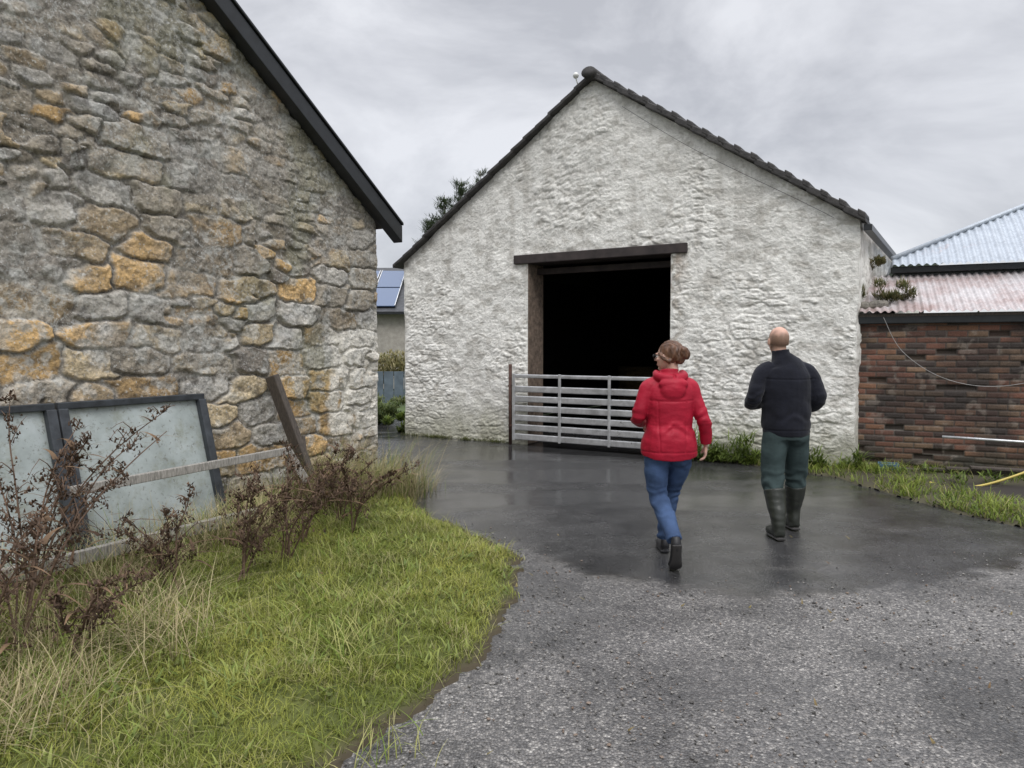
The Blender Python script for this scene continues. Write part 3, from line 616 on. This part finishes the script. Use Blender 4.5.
def leafmass(name,centre,rad,n,lc,size=(.04,.09),w=.5,mat=None,seed=1):
    r=np.random.default_rng(seed); p=r.normal(0,1,(n,3)); p/=np.linalg.norm(p,axis=1)[:,None]; p*=(r.random(n)**.45)[:,None]
    k=r.normal(0,.55,(max(6,n//120),3)); p=k[r.integers(0,len(k),n)]+p*.38
    p=p*np.array(rad)+np.array(centre); p[:,2]=np.maximum(p[:,2],.0)
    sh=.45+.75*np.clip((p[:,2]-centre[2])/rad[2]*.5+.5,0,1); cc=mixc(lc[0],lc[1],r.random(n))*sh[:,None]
    H=r.uniform(size[0],size[1],n)
    v,f,c=blades(p,H,H*w,r.uniform(0,6.28,n),r.uniform(.2,1,n),r.uniform(-.3,.8,n),cc,2)
    return mesh_np(name,v,f,mat or GRASS,False,c)
leafmass('gutter_ivy',BP(Wb+.14,1.1,eR-.50),(.08,.25,.15),800,((.10,.12,.04),(.30,.24,.11)),(.02,.05),.4,seed=4)
leafmass('gutter_weed',DP(.32,.25,2.30),(.22,.2,.18),1500,((.09,.12,.04),(.28,.24,.11)),(.03,.11),.16,seed=5)

rp=[(2.45,10.86),(2.75,10.42),(3.4,9.75),(4.0,9.0),(4.15,8.0),(4.25,7.2),(4.6,6.4),(5.6,5.4),(9,3.6),(10,7.0),(4.75,9.68),(4.44,9.54)]
def rh(x,y):
    ins=inpoly(x,y,rp); d=np.where(ins,1,-1)*polydist(x,y,rp)+.20*(fbm(x*3,y*3,61)-.5); return d,np.where(d>0,.01+.05*smoothstep(0,.4,d),-.03)
nx,ny=150,150; X,Y=np.meshgrid(np.linspace(2,10,nx),np.linspace(3.5,11,ny),indexing='ij'); d,Z=rh(X,Y)
col=mixc((.05,.042,.032),(.09,.085,.045),fbm(X*3,Y*3,4)); col=mixc(col,(.035,.03,.026),smoothstep(.7,1.1,d))
mesh_np('right_verge_soil',np.stack([X,Y,Z],-1),gridf(nx,ny,d[:-1,:-1]>-.05),VERGEM,True,col)
N=80000; x=rng.uniform(2.3,9,N); y=rng.uniform(4,10.9,N); d,z=rh(x,y)
front=smoothstep(.9,.15,d)
ok=(d>0)&(rng.random(N)<np.where(x>4.5,front*.95,.9)*(.2+.95*smoothstep(.42,.6,fbm(x*2.4,y*2.4,23)))); x,y,z=x[ok],y[ok],z[ok]; n=len(x)
pt=fbm(x*3,y*3,3); g=mixc((.10,.17,.02),(.32,.38,.07),np.clip(pt+rng.normal(0,.2,n),0,1)); g=mixc(g,(.42,.37,.16),(rng.random(n)<.16)*.8)
a=blades(np.stack([x,y,z],-1),(.04+.11*rng.random(n))*(.3+1.4*pt),.006+.008*rng.random(n),rng.uniform(0,6.28,n),rng.uniform(.1,.9,n),rng.uniform(0,.8,n),g,3)
L=[a]
def weedclump(px,py,hh,n):
    q=np.stack([px+rng.normal(0,.05,n),py+rng.normal(0,.05,n),rng.uniform(0,hh*.7,n)],-1)
    return blades(q,np.full(n,hh*.45)*rng.uniform(.5,1.2,n),rng.uniform(.010,.026,n),rng.uniform(0,6.28,n),rng.uniform(.3,1,n),rng.uniform(0,1,n),mixc((.07,.12,.02),(.24,.31,.07),rng.random(n)),3)
for k in range(75):
    s=rng.uniform(4.9,Wb+.1); p=A0+s*u-w*rng.uniform(.03,.28); L.append(weedclump(p[0],p[1],rng.uniform(.1,.26) if k%5 else rng.uniform(.3,.55),int(rng.integers(25,70))))
for k in range(40):
    px,py=rng.uniform(4.3,7.5),rng.uniform(5.6,9.0); dd,_=rh(np.array([px]),np.array([py]))
    if dd[0]>.05: L.append(weedclump(px,py,rng.uniform(.1,.25),int(rng.integers(20,50))))
v,f,c=merge(L); mesh_np('weeds',v,f,GRASS,False,c)
L=[]
for k in range(40):
    s=rng.uniform(0,2.3); p=A0+s*u-w*rng.uniform(.02,.1); n=20; L.append(blades(np.stack([p[0]+rng.normal(0,.04,n),p[1]+rng.normal(0,.03,n),np.zeros(n)],-1),rng.uniform(.02,.09,n),rng.uniform(.006,.012,n),rng.uniform(0,6.28,n),rng.uniform(.2,1,n),rng.uniform(0,.7,n),mixc((.08,.10,.03),(.18,.19,.06),rng.random(n)),2))
v,f,c=merge(L); mesh_np('wall_base_weeds',v,f,GRASS,False,c)

# ---------------------------------------------------------------- background
ho=[]
HARL=simple('grey_harling',(.36,.335,.30),.95,0,.2,5,.8,.02); SLATE=simple('roof_slate',(.045,.047,.052),.6,0,.4,6,.4)
ho.append(obox('walls',(-12,28,0),(8.2,0,0),(0,7,0),(0,0,2.95),HARL,.02))
ho.append(mesh_py('roof',[(-12.3,27.7,2.9),(-3.5,27.7,2.9),(-3.5,31.5,4.95),(-12.3,31.5,4.95),(-3.5,35.3,2.9),(-12.3,35.3,2.9)],[(0,1,2,3),(3,2,4,5)],SLATE))
ho.append(mesh_py('gable',[(-3.8,28,2.9),(-3.8,35,2.9),(-3.8,31.5,4.8)],[(0,1,2)],HARL))
ho.append(obox('gutter',(-12.3,27.6,2.82),(8.8,0,0),(0,.1,0),(0,0,.1),BLACK,.0))
SOL=NT('solar_glass'); SOL.set((.06,.10,.19),.25); SOL=SOL.m; AL=m_galv('aluminium_frame',.6,.3,.8)
sl=Vector((0,3.8,2.05)).normalized(); nn=Vector((0,-sl.z,sl.y))
for k in range(5):
    o=Vector((-9.6+1.05*k,27.7,2.9))+sl*.35+nn*.06
    ho.append(obox('solar_panel',o,(1.0,0,0),sl*1.65,nn*.04,SOL,.0)); ho.append(obox('solar_panel_upper',o+sl*1.75,(1.0,0,0),sl*1.65,nn*.04,SOL,.0))
    for q in (0,.97): ho.append(obox('solar_frame',o+Vector((q,0,0))+nn*.01,(.03,0,0),sl*3.42,nn*.05,AL,.0))
ho.append(obox('window_frame',(-6.8,27.96,1.0),(1.2,0,0),(0,.05,0),(0,0,1.1),LAMPW,.01)); ho.append(obox('window_glass',(-6.72,27.94,1.08),(1.04,0,0),(0,.03,0),(0,0,.94),SOL,.0))
empty('harled_house',ho)
FB=simple('blue_grey_paint',(.10,.13,.16),.7,0,.3,4,.3); fe=[]
for k in range(26): fe.append(obox('board',(-8+.28*k,20.3,.05),(.26,0,0),(0,.03,0),(0,0,.88),FB,.005))
fe.append(obox('rail',(-8,20.34,.3),(7.3,0,0),(0,.05,0),(0,0,.07),FB,.0)); empty('blue_board_fence',fe)
leafmass('garden_shrub',(-3.5,17.6,.12),(.9,.7,.22),3500,((.07,.10,.03),(.24,.26,.10)),(.05,.12),.4,seed=8)
leafmass('garden_shrub',(-2.75,15.3,.18),(.45,.5,.24),2300,((.06,.10,.03),(.20,.24,.08)),(.04,.10),.4,seed=9)
leafmass('garden_shrub',(-4.6,23.5,.85),(1.5,1.0,.40),4500,((.16,.16,.06),(.40,.34,.17)),(.1,.2),.35,seed=10)
leafmass('garden_shrub',(-1.95,13.9,.10),(.25,.3,.18),900,((.07,.12,.02),(.20,.25,.05)),(.05,.12),.4,seed=12)
BARK=simple('bark',(.07,.055,.04),.9)
def spruce(x,y,h,seed,spread=.26):
    r=np.random.default_rng(seed); parts=[tube([(x,y,0),(x+.05,y,h*.5),(x,y,h)],[h*.018,h*.011,.012],8,4)]; P=[];az_=[]
    z=h*.35
    while z<h*.985:
        Lb_=(h-z)*spread*r.uniform(.75,1.2)+.22
        for q in range(int(r.integers(5,9))):
            an=r.uniform(0,6.28); L_=Lb_*r.uniform(.6,1.2); e=np.array([x+math.cos(an)*L_,y+math.sin(an)*L_,z+L_*r.uniform(-.05,.55)]); b=np.array([x,y,z]); m=(b+e)/2-np.array([0,0,L_*.12])
            parts.append(tube([b,m,e],[.016,.010,.004],5,2))
            n=int(60*L_)+12; t=r.random(n)[:,None]**.8; pp=(1-t)**2*b+2*t*(1-t)*m+t*t*e+r.normal(0,.045,(n,3)); P.append(pp); az_.append(np.full(n,an)+r.normal(0,.8,n))
        z+=h*.024*r.uniform(.7,1.4)
    P=np.concatenate(P);az_=np.concatenate(az_);n=len(P)
    V,F=joinparts(parts); tr=mesh_py('trunk_and_limbs',V,F,BARK,True)
    v,f,c=blades(P,r.uniform(.08,.26,n),r.uniform(.012,.035,n),az_,r.uniform(.5,1,n),r.uniform(-.2,.5,n),mixc((.05,.075,.04),(.14,.18,.09),r.random(n)),2)
    empty('spruce_tree',[tr,mesh_np('needles',v,f,NEEDLE,False,c)])
spruce(-1.3,31,8.9,1,.3); spruce(-2.05,30,8.2,2,.3); spruce(-2.8,31,7.9,3,.34); spruce(-3.4,31.5,7.0,5,.34); spruce(-.5,32,8.7,4)
L=[]
for k in range(150):
    an=rng.uniform(0,6.28); R=rng.uniform(95,150); cx,cy=R*math.cos(an),R*math.sin(an); n=100
    p=np.stack([cx+rng.normal(0,4,n),cy+rng.normal(0,4,n),np.abs(rng.normal(2,2.0,n))],-1); L.append(blades(p,rng.uniform(.8,2,n),rng.uniform(.5,1.2,n),rng.uniform(0,6.28,n),rng.uniform(.2,1,n),rng.uniform(0,.6,n),mixc((.02,.035,.015),(.06,.08,.03),rng.random(n)),2))
v,f,c=merge(L); mesh_np('distant_trees',v,f,NEEDLE,False,c)

# ---------------------------------------------------------------- people
def fuse(name,parts,mat,voxel=.01,sm=6,wr=None,xf=None,smf=.5):
    V,F=joinparts(parts); tmp=mesh_py('tmp',V,F)
    m=tmp.modifiers.new('r','REMESH'); m.mode='VOXEL'; m.voxel_size=voxel
    s=tmp.modifiers.new('s','SMOOTH'); s.factor=smf; s.iterations=sm
    dg=bpy.context.evaluated_depsgraph_get(); me=bpy.data.meshes.new_from_object(tmp.evaluated_get(dg)); bpy.data.objects.remove(tmp)
    me.name=name
    if wr:
        ns=[v.normal.copy() for v in me.vertices]
        for v,nn_ in zip(me.vertices,ns): v.co=v.co+nn_*wr(v.co)
    if xf: me.transform(xf)
    me.polygons.foreach_set('use_smooth',np.full(len(me.polygons),True)); me.materials.clear(); me.materials.append(mat); me.update()
    return link(bpy.data.objects.new(name,me))
def N3(p,fx,fy,fz,o=0): return mnoise.noise(Vector((p.x*fx+o,p.y*fy+o*.7,p.z*fz-o)))
def groove(v,wd_=.006): return -.0045*math.exp(-(v/wd_)**2)
def hand(wrist,direction,palm_n,thumb_side,curl,s,mat,xf):
    d=Vector(direction).normalized(); pn=Vector(palm_n); pn=(pn-d*pn.dot(d)).normalized(); sd=d.cross(pn)*thumb_side; w_=Vector(wrist)
    parts=[]
    P=[w_-d*.03*s,w_,w_+d*.03*s,w_+d*.06*s,w_+d*.09*s]; R=[(.026*s,.02*s),(.026*s,.018*s),(.036*s,.016*s),(.040*s,.015*s),(.038*s,.011*s)]
    parts.append(tube([tuple(p) for p in P],R,14,3,side=tuple(sd)))
    for k,(o,L_) in enumerate([(.029,.070),(.010,.078),(-.010,.073),(-.028,.058)]):
        b=w_+d*(.078*s)+sd*o*s; a=0; pts=[b]; p=b
        for j,fr in enumerate((.42,.32,.26)):
            a+=curl*(1+.12*k)*(1 if j else .6); p=p+(d*math.cos(a)+pn*math.sin(a))*L_*fr*s+sd*o*.12*s*(1-j*.4); pts.append(p)
        parts.append(tube([tuple(q) for q in pts],[.0088*s,.0085*s,.0078*s,.006*s],10,3))
    b=w_+d*.02*s+sd*.022*s; t1=b+(d*.6+sd*.75+pn*.25).normalized()*.038*s; t2=t1+(d*.85+sd*.35+pn*.4).normalized()*.03*s; t3=t2+(d*.95+sd*.05+pn*.5).normalized()*.024*s
    parts.append(tube([tuple(b),tuple(t1),tuple(t2),tuple(t3)],[.013*s,.011*s,.010*s,.007*s],10,3))
    return fuse('hand',parts,mat,.0032,3,None,xf)
def head(s,neck):
    p=[ell((0,-.012,.022),(.075,.094,.092),28,18),ell((0,.028,-.03),(.058,.066,.078),24,14),ell((0,.068,-.088),(.026,.022,.02)),
       tube([(0,.088,.018),(0,.104,-.008),(0,.112,-.026)],[(.007,.008),(.009,.010),(.015,.010)],10,3),
       ell((-.078,-.004,-.008),(.010,.020,.032),14,10,Matrix.Rotation(.35,3,'Z')),ell((.078,-.004,-.008),(.010,.020,.032),14,10,Matrix.Rotation(-.35,3,'Z')),
       ell((0,.082,.026),(.048,.012,.009)),ell((0,.089,-.055),(.021,.008,.005)),ell((0,.087,-.064),(.019,.008,.006)),
       ell((-.04,.066,-.02),(.022,.018,.018)),ell((.04,.066,-.02),(.022,.018,.018))]
    p=[([np.array(v)*s for v in V],F) for V,F in p]
    p.append(tube([(0,-.02*s,-.04*s),(0,-.03*s,-.11*s),(0,-.04*s,-.20*s)],[neck,neck*.95,neck*1.15],16,4)); return p
# --- woman
RED=m_cloth('red_waterproof_jacket',(.34,.011,.030),.5,700,.14,0,7,.5); JEAN=m_cloth('blue_denim',(.05,.085,.17),.85,900,.35,big=7)
SKINW=m_skin('skin_fair',(.58,.36,.28)); SKINM=m_skin('skin_ruddy',(.55,.33,.25))
HAIR=NT('auburn_hair'); HAIR.set(HAIR.ramp(HAIR.noise(40,4,.6,stretch=(1,1,.3)),[(.3,(.045,.02,.011)),(.7,(.17,.08,.042))]),.5); HAIR.bump(HAIR.noise(90,3,.6,stretch=(1,1,.2)),.8,.004); HAIR=HAIR.m
SHOE=simple('black_shoe',(.012,.012,.014),.5); SOLE=simple('rubber_sole',(.03,.028,.027),.7)
WX=Matrix.Translation((1.165,5.47,0))
wm=[]
def wrW(p):
    t=.005*N3(p,5,5,9,1)+.003*N3(p,11,11,18,4)
    if abs(p.x)>.19: t+=.005*math.sin(p.z*80+N3(p,8,8,8)*5)*max(0,1-abs(p.z-1.08)/.12)
    if p.z<1.05: t+=.005*N3(p,14,14,4,9)
    if abs(p.x)<.19 and p.y<0:
        if .84<p.z<1.2: t+=groove(abs(p.x)-.095-.03*(p.z-.85))
        if abs(p.x)<.16: t+=groove(p.z-1.205-.25*p.x*p.x)+groove(p.z-1.03)*.5
        t+=.006*math.sin((p.z*60+abs(p.x)*38)+N3(p,6,6,6)*5)*max(0,1-abs(p.z-1.02)/.10)
    t+=groove(p.z-.835,.005)*(abs(p.x)<.24)
    return t
jk=[tube([(0,0,.805),(0,-.008,.85),(0,-.015,.92),(0,-.01,1.04),(0,-.015,1.16),(.005,-.015,1.26),(.005,-.01,1.32),(.0,-.005,1.365),(.0,.0,1.40),(-.0,.005,1.435)],[(.207,.172),(.208,.172),(.200,.165),(.170,.135),(.178,.132),(.182,.122),(.160,.10),(.105,.08),(.072,.07),(.068,.066)],28,4),
    tube([(.10,0,1.325),(.150,-.005,1.30),(.19,-.02,1.20),(.240,-.045,1.075),(.268,-.02,.98),(.280,.01,.885)],[.06,.064,.056,.052,.046,.042],16,4),
    tube([(-.10,0,1.325),(-.150,-.005,1.30),(-.19,-.02,1.22),(-.225,-.02,1.10),(-.215,.10,1.05),(-.17,.20,1.02)],[.06,.064,.058,.054,.046,.042],16,4),
    tube([(-.095,.02,1.41),(-.09,-.05,1.385),(0,-.10,1.37),(.09,-.05,1.385),(.095,.02,1.41)],[.026,.034,.038,.034,.026],12,5),
    ell((.005,-.115,1.285),(.095,.045,.085)),ell((.005,-.108,1.33),(.11,.045,.05))]
wm.append(fuse('jacket',jk,RED,.0062,4,wrW,WX))
def wrJ(p):
    t=.005*N3(p,8,8,12,2)
    for zk in (.47,.15): t+=.006*math.sin(p.z*100+N3(p,9,9,6)*6)*max(0,1-abs(p.z-zk)/.12)
    t+=.005*math.sin(p.z*70+N3(p,9,9,6)*5)*max(0,1-abs(p.z-.72)/.07); return t
js=[tube([(0,0,.95),(0,-.005,.92),(0,-.01,.86),(0,-.01,.79)],[(.13,.10),(.16,.12),(.172,.135),(.165,.125)],24,4),
    ell((-.078,-.045,.80),(.085,.085,.085)),ell((.078,-.045,.80),(.085,.085,.085)),
    tube([(-.085,-.01,.86),(-.09,.0,.70),(-.082,.015,.58),(-.07,.01,.48),(-.045,-.09,.385),(-.022,-.19,.30),(-.01,-.27,.225)],[(.098,.11),(.092,.098),(.080,.084),(.070,.070),(.068,.069),(.060,.061),(.055,.058)],20,4),
    tube([(.085,-.01,.86),(.090,.07,.70),(.078,.13,.60),(.062,.185,.495),(.046,.215,.35),(.034,.25,.22),(.028,.275,.10)],[(.098,.11),(.090,.096),(.077,.08),(.066,.066),(.064,.066),(.057,.058),(.056,.060)],20,4)]
wm.append(fuse('jeans',js,JEAN,.0085,4,wrJ,WX))
sh=[tube([(-.008,-.300,.255),(-.008,-.322,.20),(-.004,-.295,.13),(0,-.262,.07),(.002,-.20,.035),(.004,-.155,.026)],[(.030,.034),(.039,.036),(.041,.033),(.047,.032),(.044,.026),(.026,.018)],16,4)]
wm.append(fuse('shoe',sh,SHOE,.006,2,None,WX))
so=[tube([(-.008,-.352,.215),(-.006,-.328,.13),(0,-.292,.055),(.002,-.225,.012),(.004,-.155,.010)],[(.036,.010),(.033,.010),(.045,.010),(.043,.009),(.026,.008)],16,4)]
wm.append(fuse('shoe_sole',so,SOLE,.005,2,None,WX))
fx=-.040
sh=[tube([(.068+fx,.24,.10),(.068+fx,.235,.05),(.07+fx,.29,.045),(.075+fx,.38,.04),(.08+fx,.45,.032),(.082+fx,.49,.025)],[(.032,.035),(.036,.04),(.04,.042),(.045,.036),(.043,.028),(.025,.016)],16,4),tube([(.068+fx,.20,.012),(.075+fx,.38,.012),(.082+fx,.50,.012)],[(.034,.012),(.046,.012),(.03,.012)],16,4)]
wm.append(fuse('shoe',sh,SHOE,.006,2,None,WX))
HX=WX@Matrix.Translation((-.005,.02,1.53))@Matrix.Rotation(math.radians(52),4,'Z')@Matrix.Rotation(math.radians(-4),4,'X')
wm.append(fuse('head',head(.95,.047),SKINW,.0042,2,None,HX))
def hairw(p): return .003*math.sin(p.x*260+N3(p,20,20,20)*5)+.005*N3(p,40,40,14,3)
hr=[ell((0,-.026,.030),(.082,.094,.088),28,18),ell((0,-.09,-.01),(.055,.04,.05)),ell((.0,-.120,.020),(.044,.036,.046)),ell((.012,-.140,.005),(.03,.025,.036)),ell((-.018,-.135,.04),(.025,.02,.025)),
    tube([(-.079,.03,.03),(-.084,.0,-.01),(-.07,-.05,-.04)],[.012,.014,.02],10,3),tube([(.079,.03,.03),(.084,.0,-.01),(.07,-.05,-.04)],[.012,.014,.02],10,3)]
wm.append(fuse('hair',hr,HAIR,.0045,2,hairw,HX))
LIP=simple('lips',(.40,.16,.13),.45)
EW=simple('eye_white',(.7,.68,.65),.2,0,.05,10,0); EI=simple('eye_iris',(.05,.04,.03),.2,0,.1,10,0)
def eyes(HX,s,lst):
    for sx in (-1,1):
        for nm,c,r,m in (('eye',(sx*.030*s,.078*s,.006*s),.0115*s,EW),('iris',(sx*.030*s,.0855*s,.006*s),.0055*s,EI)):
            v,f=ell(c,(r,r,r),14,10); lst.append(mesh_py(nm,[tuple(HX@Vector(p)) for p in v],f,m,True))
        v,f=tube([(sx*.014*s,.092*s,.022*s),(sx*.032*s,.091*s,.027*s),(sx*.048*s,.078*s,.021*s)],[.003,.0035,.002],6,3); lst.append(mesh_py('eyebrow',[tuple(HX@Vector(p)) for p in v],f,HAIR,True))
    v,f=ell((0,.0955*s,-.059*s),(.018*s,.003*s,.0045*s)); lst.append(mesh_py('lips',[tuple(HX@Vector(p)) for p in v],f,LIP,True))
eyes(HX,.95,wm)
GL=simple('dark_glasses_frame',(.015,.012,.012),.3)
for sx in (-1,1):
    th=[i*math.pi/8 for i in range(17)]; v,f=tube([(sx*.031+.024*math.cos(q),.100-.004*abs(math.cos(q)),.004+.019*math.sin(q)) for q in th],[.0022]*17,6,1); wm.append(mesh_py('glasses_rim',[tuple(HX@Vector(p)) for p in v],f,GL,True))
    v,f=tube([(sx*.055,.097,.010),(sx*.078,.05,.010),(sx*.080,-.01,.008)],[.0025]*3,6,2); wm.append(mesh_py('glasses_arm',[tuple(HX@Vector(p)) for p in v],f,GL,True))
wm.append(hand((.280,.02,.872),(.02,.12,-1),(-1,.25,0),1,.42,.92,SKINW,WX))
wm.append(hand((-.165,.21,1.015),(.55,.8,-.25),(.3,-.3,-1),-1,.45,.92,SKINW,WX))
empty('woman_in_red_jacket',wm)
# --- man
FLE=m_cloth('navy_black_fleece',(.010,.011,.017),.95,500,.3,.12); TRO=m_cloth('green_grey_work_trousers',(.042,.062,.062),.9,700,.25); BOOT=simple('olive_wellington_rubber',(.024,.027,.021),.4,0,.4,7,.3,.006)
MX=Matrix.Translation((2.32,6.25,0)); mm=[]
def wrM(p):
    t=.006*N3(p,5,5,9,3)+.003*N3(p,12,12,18,6)
    if abs(p.x)>.22: t+=.005*math.sin(p.z*75+N3(p,8,8,8)*5)*max(0,1-abs(p.z-1.18)/.14)
    if abs(p.x)<.21 and p.y<0:
        t+=groove(p.z-1.33-.15*p.x*p.x)*1.2
        t+=.006*math.sin((p.z*50+abs(p.x)*30)+N3(p,6,6,6)*5)*max(0,1-abs(p.z-1.05)/.13)
    t+=groove(p.z-.905,.006)*(abs(p.x)<.24)*1.3
    return t
jk=[tube([(.005,0,.865),(.005,-.005,.92),(.0,-.005,1.0),(0,-.005,1.14),(-.005,-.012,1.28),(-.01,-.012,1.37),(-.015,-.005,1.435),(-.03,0,1.485),(-.045,.01,1.53),(-.05,.015,1.575)],[(.190,.155),(.200,.160),(.204,.155),(.207,.15),(.212,.148),(.198,.135),(.160,.112),(.11,.09),(.076,.078),(.072,.072)],28,4),
    tube([(.10,0,1.425),(.175,-.005,1.385),(.222,-.03,1.29),(.250,-.06,1.17),(.242,.05,1.10),(.17,.20,1.08)],[.062,.074,.07,.064,.056,.047],16,4),
    tube([(-.12,0,1.425),(-.195,-.005,1.385),(-.248,-.03,1.29),(-.284,-.05,1.18),(-.272,.06,1.12),(-.17,.20,1.10)],[.062,.074,.07,.064,.056,.047],16,4)]
mm.append(fuse('fleece_jacket',jk,FLE,.007,4,wrM,MX))
def wrT(p):
    return .006*N3(p,8,8,10,5)+.008*math.sin(p.z*85+N3(p,9,9,6)*6)*max(0,1-abs(p.z-.47)/.12)
ts=[tube([(.0,0,.97),(.005,-.005,.94),(.005,-.01,.88),(.005,-.01,.82)],[(.14,.11),(.16,.125),(.18,.14),(.175,.135)],24,4),
    ell((-.075,-.045,.85),(.09,.085,.09)),ell((.085,-.045,.85),(.09,.085,.09)),
    tube([(-.085,-.01,.90),(-.097,-.01,.72),(-.102,-.0,.60),(-.105,-.015,.49),(-.108,-.05,.38),(-.11,-.08,.30)],[(.105,.115),(.104,.108),(.098,.10),(.094,.094),(.080,.082),(.07,.07)],20,4),
    tube([(.095,-.01,.90),(.115,.05,.72),(.13,.09,.60),(.142,.12,.50),(.148,.14,.38),(.15,.155,.30)],[(.105,.115),(.104,.108),(.098,.10),(.094,.094),(.080,.082),(.07,.07)],20,4)]
mm.append(fuse('trousers',ts,TRO,.0095,4,wrT,MX))
def boot(ax,ay,tx,ty):
    P=[tube([(tx,ty,.40),((tx*2+ax)/3,(ty*2+ay)/3,.30),(ax,ay+.01,.18),(ax,ay,.10),(ax,ay,.04)],[(.090,.090),(.080,.082),(.062,.066),(.054,.064),(.048,.062)],20,4),
       tube([(ax,ay-.05,.045),(ax,ay+.03,.06),(ax,ay+.11,.055),(ax+.004,ay+.18,.045),(ax+.006,ay+.235,.035)],[(.044,.038),(.049,.05),(.054,.042),(.050,.034),(.028,.022)],18,4)]
    b=fuse('wellington_boot',P,BOOT,.0075,3,lambda p:.004*N3(p,9,9,26,2)*(1 if p.z>.08 else 0),MX)
    s=fuse('boot_sole',[tube([(ax,ay-.075,.014),(ax,ay,.014),(ax+.002,ay+.1,.014),(ax+.006,ay+.25,.016)],[(.038,.013),(.048,.014),(.057,.014),(.03,.013)],18,4)],SOLE,.006,2,None,MX)
    return [b,s]
mm+=boot(-.100,-.155,-.102,-.055)+boot(.155,.19,.147,.14)
HM=MX@Matrix.Translation((-.062,.03,1.652))@Matrix.Rotation(math.radians(6),4,'Z')
hd=fuse('head',head(1.04,.056),SKINM,.0042,2,None,HM); mm.append(hd)
t=NT('cropped_hair_scalp'); geo=t.col().outputs['Color']; sp=t.new('ShaderNodeSeparateColor'); t.l(geo,sp.inputs[0])
nz=t.noise(220,3,.7); fac=t.math('MULTIPLY',sp.outputs[0],t.ramp(nz,[(.3,.55),(.6,1.)])); t.set(t.mix(fac,(.55,.33,.25),(.19,.12,.08)),.55); t.p.inputs['Subsurface Weight'].default_value=.05; t.p.inputs['Subsurface Radius'].default_value=(.01,.004,.002)
me=hd.data; inv=HM.inverted(); ca=me.color_attributes.new('Col','FLOAT_COLOR','POINT')
arr=np.zeros((len(me.vertices),4),np.float32); arr[:,3]=1
for i,v in enumerate(me.vertices):
    p=inv@v.co; a=max(0,min(1,(.045-p.y)/.03))*max(0,min(1,(.085-p.z+ .03*N3(p,30,30,30))/.05))*max(0,min(1,(p.z+.085)/.03)); 
    if abs(p.x)>.083: a=0
    arr[i,0]=a
ca.data.foreach_set('color',arr.ravel()); me.materials.clear(); me.materials.append(t.m)
eyes(HM,1.04,mm)
mm.append(hand((.165,.21,1.08),(-.75,.6,.05),(0,-.2,-1),1,.5,1.05,SKINM,MX)); mm.append(hand((-.165,.21,1.10),(.75,.6,-.05),(0,-.2,-1),-1,.5,1.05,SKINM,MX))
empty('man_in_dark_fleece',mm)

# ---------------------------------------------------------------- world, sun, camera
wd=bpy.data.worlds.new('World'); scene.world=wd; wd.use_nodes=True; nt_=wd.node_tree; nt_.nodes.clear()
def nn_(t): return nt_.nodes.new(t)
out=nn_('ShaderNodeOutputWorld'); add=nn_('ShaderNodeAddShader'); b1=nn_('ShaderNodeBackground'); b2=nn_('ShaderNodeBackground')
sky=nn_('ShaderNodeTexSky'); sky.sky_type='NISHITA'; sky.sun_disc=False; sky.sun_elevation=math.radians(52); sky.sun_rotation=math.radians(170)
nt_.links.new(sky.outputs[0],b1.inputs[0]); b1.inputs[1].default_value=.012
tc=nn_('ShaderNodeTexCoord'); mp=nn_('ShaderNodeMapping'); mp.inputs['Scale'].default_value=(1,1,2.0); nz=nn_('ShaderNodeTexNoise'); nz.inputs['Scale'].default_value=3.0; nz.inputs['Detail'].default_value=6; nz.inputs['Roughness'].default_value=.57; nz.inputs['Distortion'].default_value=.35
rp_=nn_('ShaderNodeValToRGB'); e=rp_.color_ramp.elements; e[0].position=.36; e[0].color=(.53,.54,.58,1); e[1].position=.60; e[1].color=(.82,.83,.87,1)
sx=nn_('ShaderNodeSeparateXYZ'); mr=nn_('ShaderNodeMapRange'); mr.inputs[1].default_value=.42; mr.inputs[2].default_value=.95; mr.inputs[3].default_value=.95; mr.inputs[4].default_value=3.2
mul=nn_('ShaderNodeMix'); mul.data_type='RGBA'; mul.blend_type='MULTIPLY'; mul.inputs[0].default_value=1
L=nt_.links.new
L(tc.outputs['Generated'],mp.inputs[0]);L(mp.outputs[0],nz.inputs['Vector']);L(nz.outputs[0],rp_.inputs[0]);L(tc.outputs['Generated'],sx.inputs[0]);L(sx.outputs[2],mr.inputs[0]);L(rp_.outputs[0],mul.inputs[6]);L(mr.outputs[0],mul.inputs[7]);L(mul.outputs[2],b2.inputs[0]); b2.inputs[1].default_value=1.0
L(b1.outputs[0],add.inputs[0]);L(b2.outputs[0],add.inputs[1]);L(add.outputs[0],out.inputs[0])
sd=bpy.data.lights.new('sun','SUN'); sd.energy=1.5; sd.angle=math.radians(25); sd.color=(1,.975,.94); so_=link(bpy.data.objects.new('sun',sd))
so_.rotation_euler=(Vector((-.15,.85,-1.1))).to_track_quat('-Z','Y').to_euler()
cam=bpy.data.cameras.new('camera'); cam.sensor_width=36; cam.lens=26.0; cam.clip_end=1200; cam.clip_start=.05
co=link(bpy.data.objects.new('camera',cam)); co.location=(0,0,1.6); co.rotation_euler=(math.radians(90-2.86),0,0); scene.camera=co
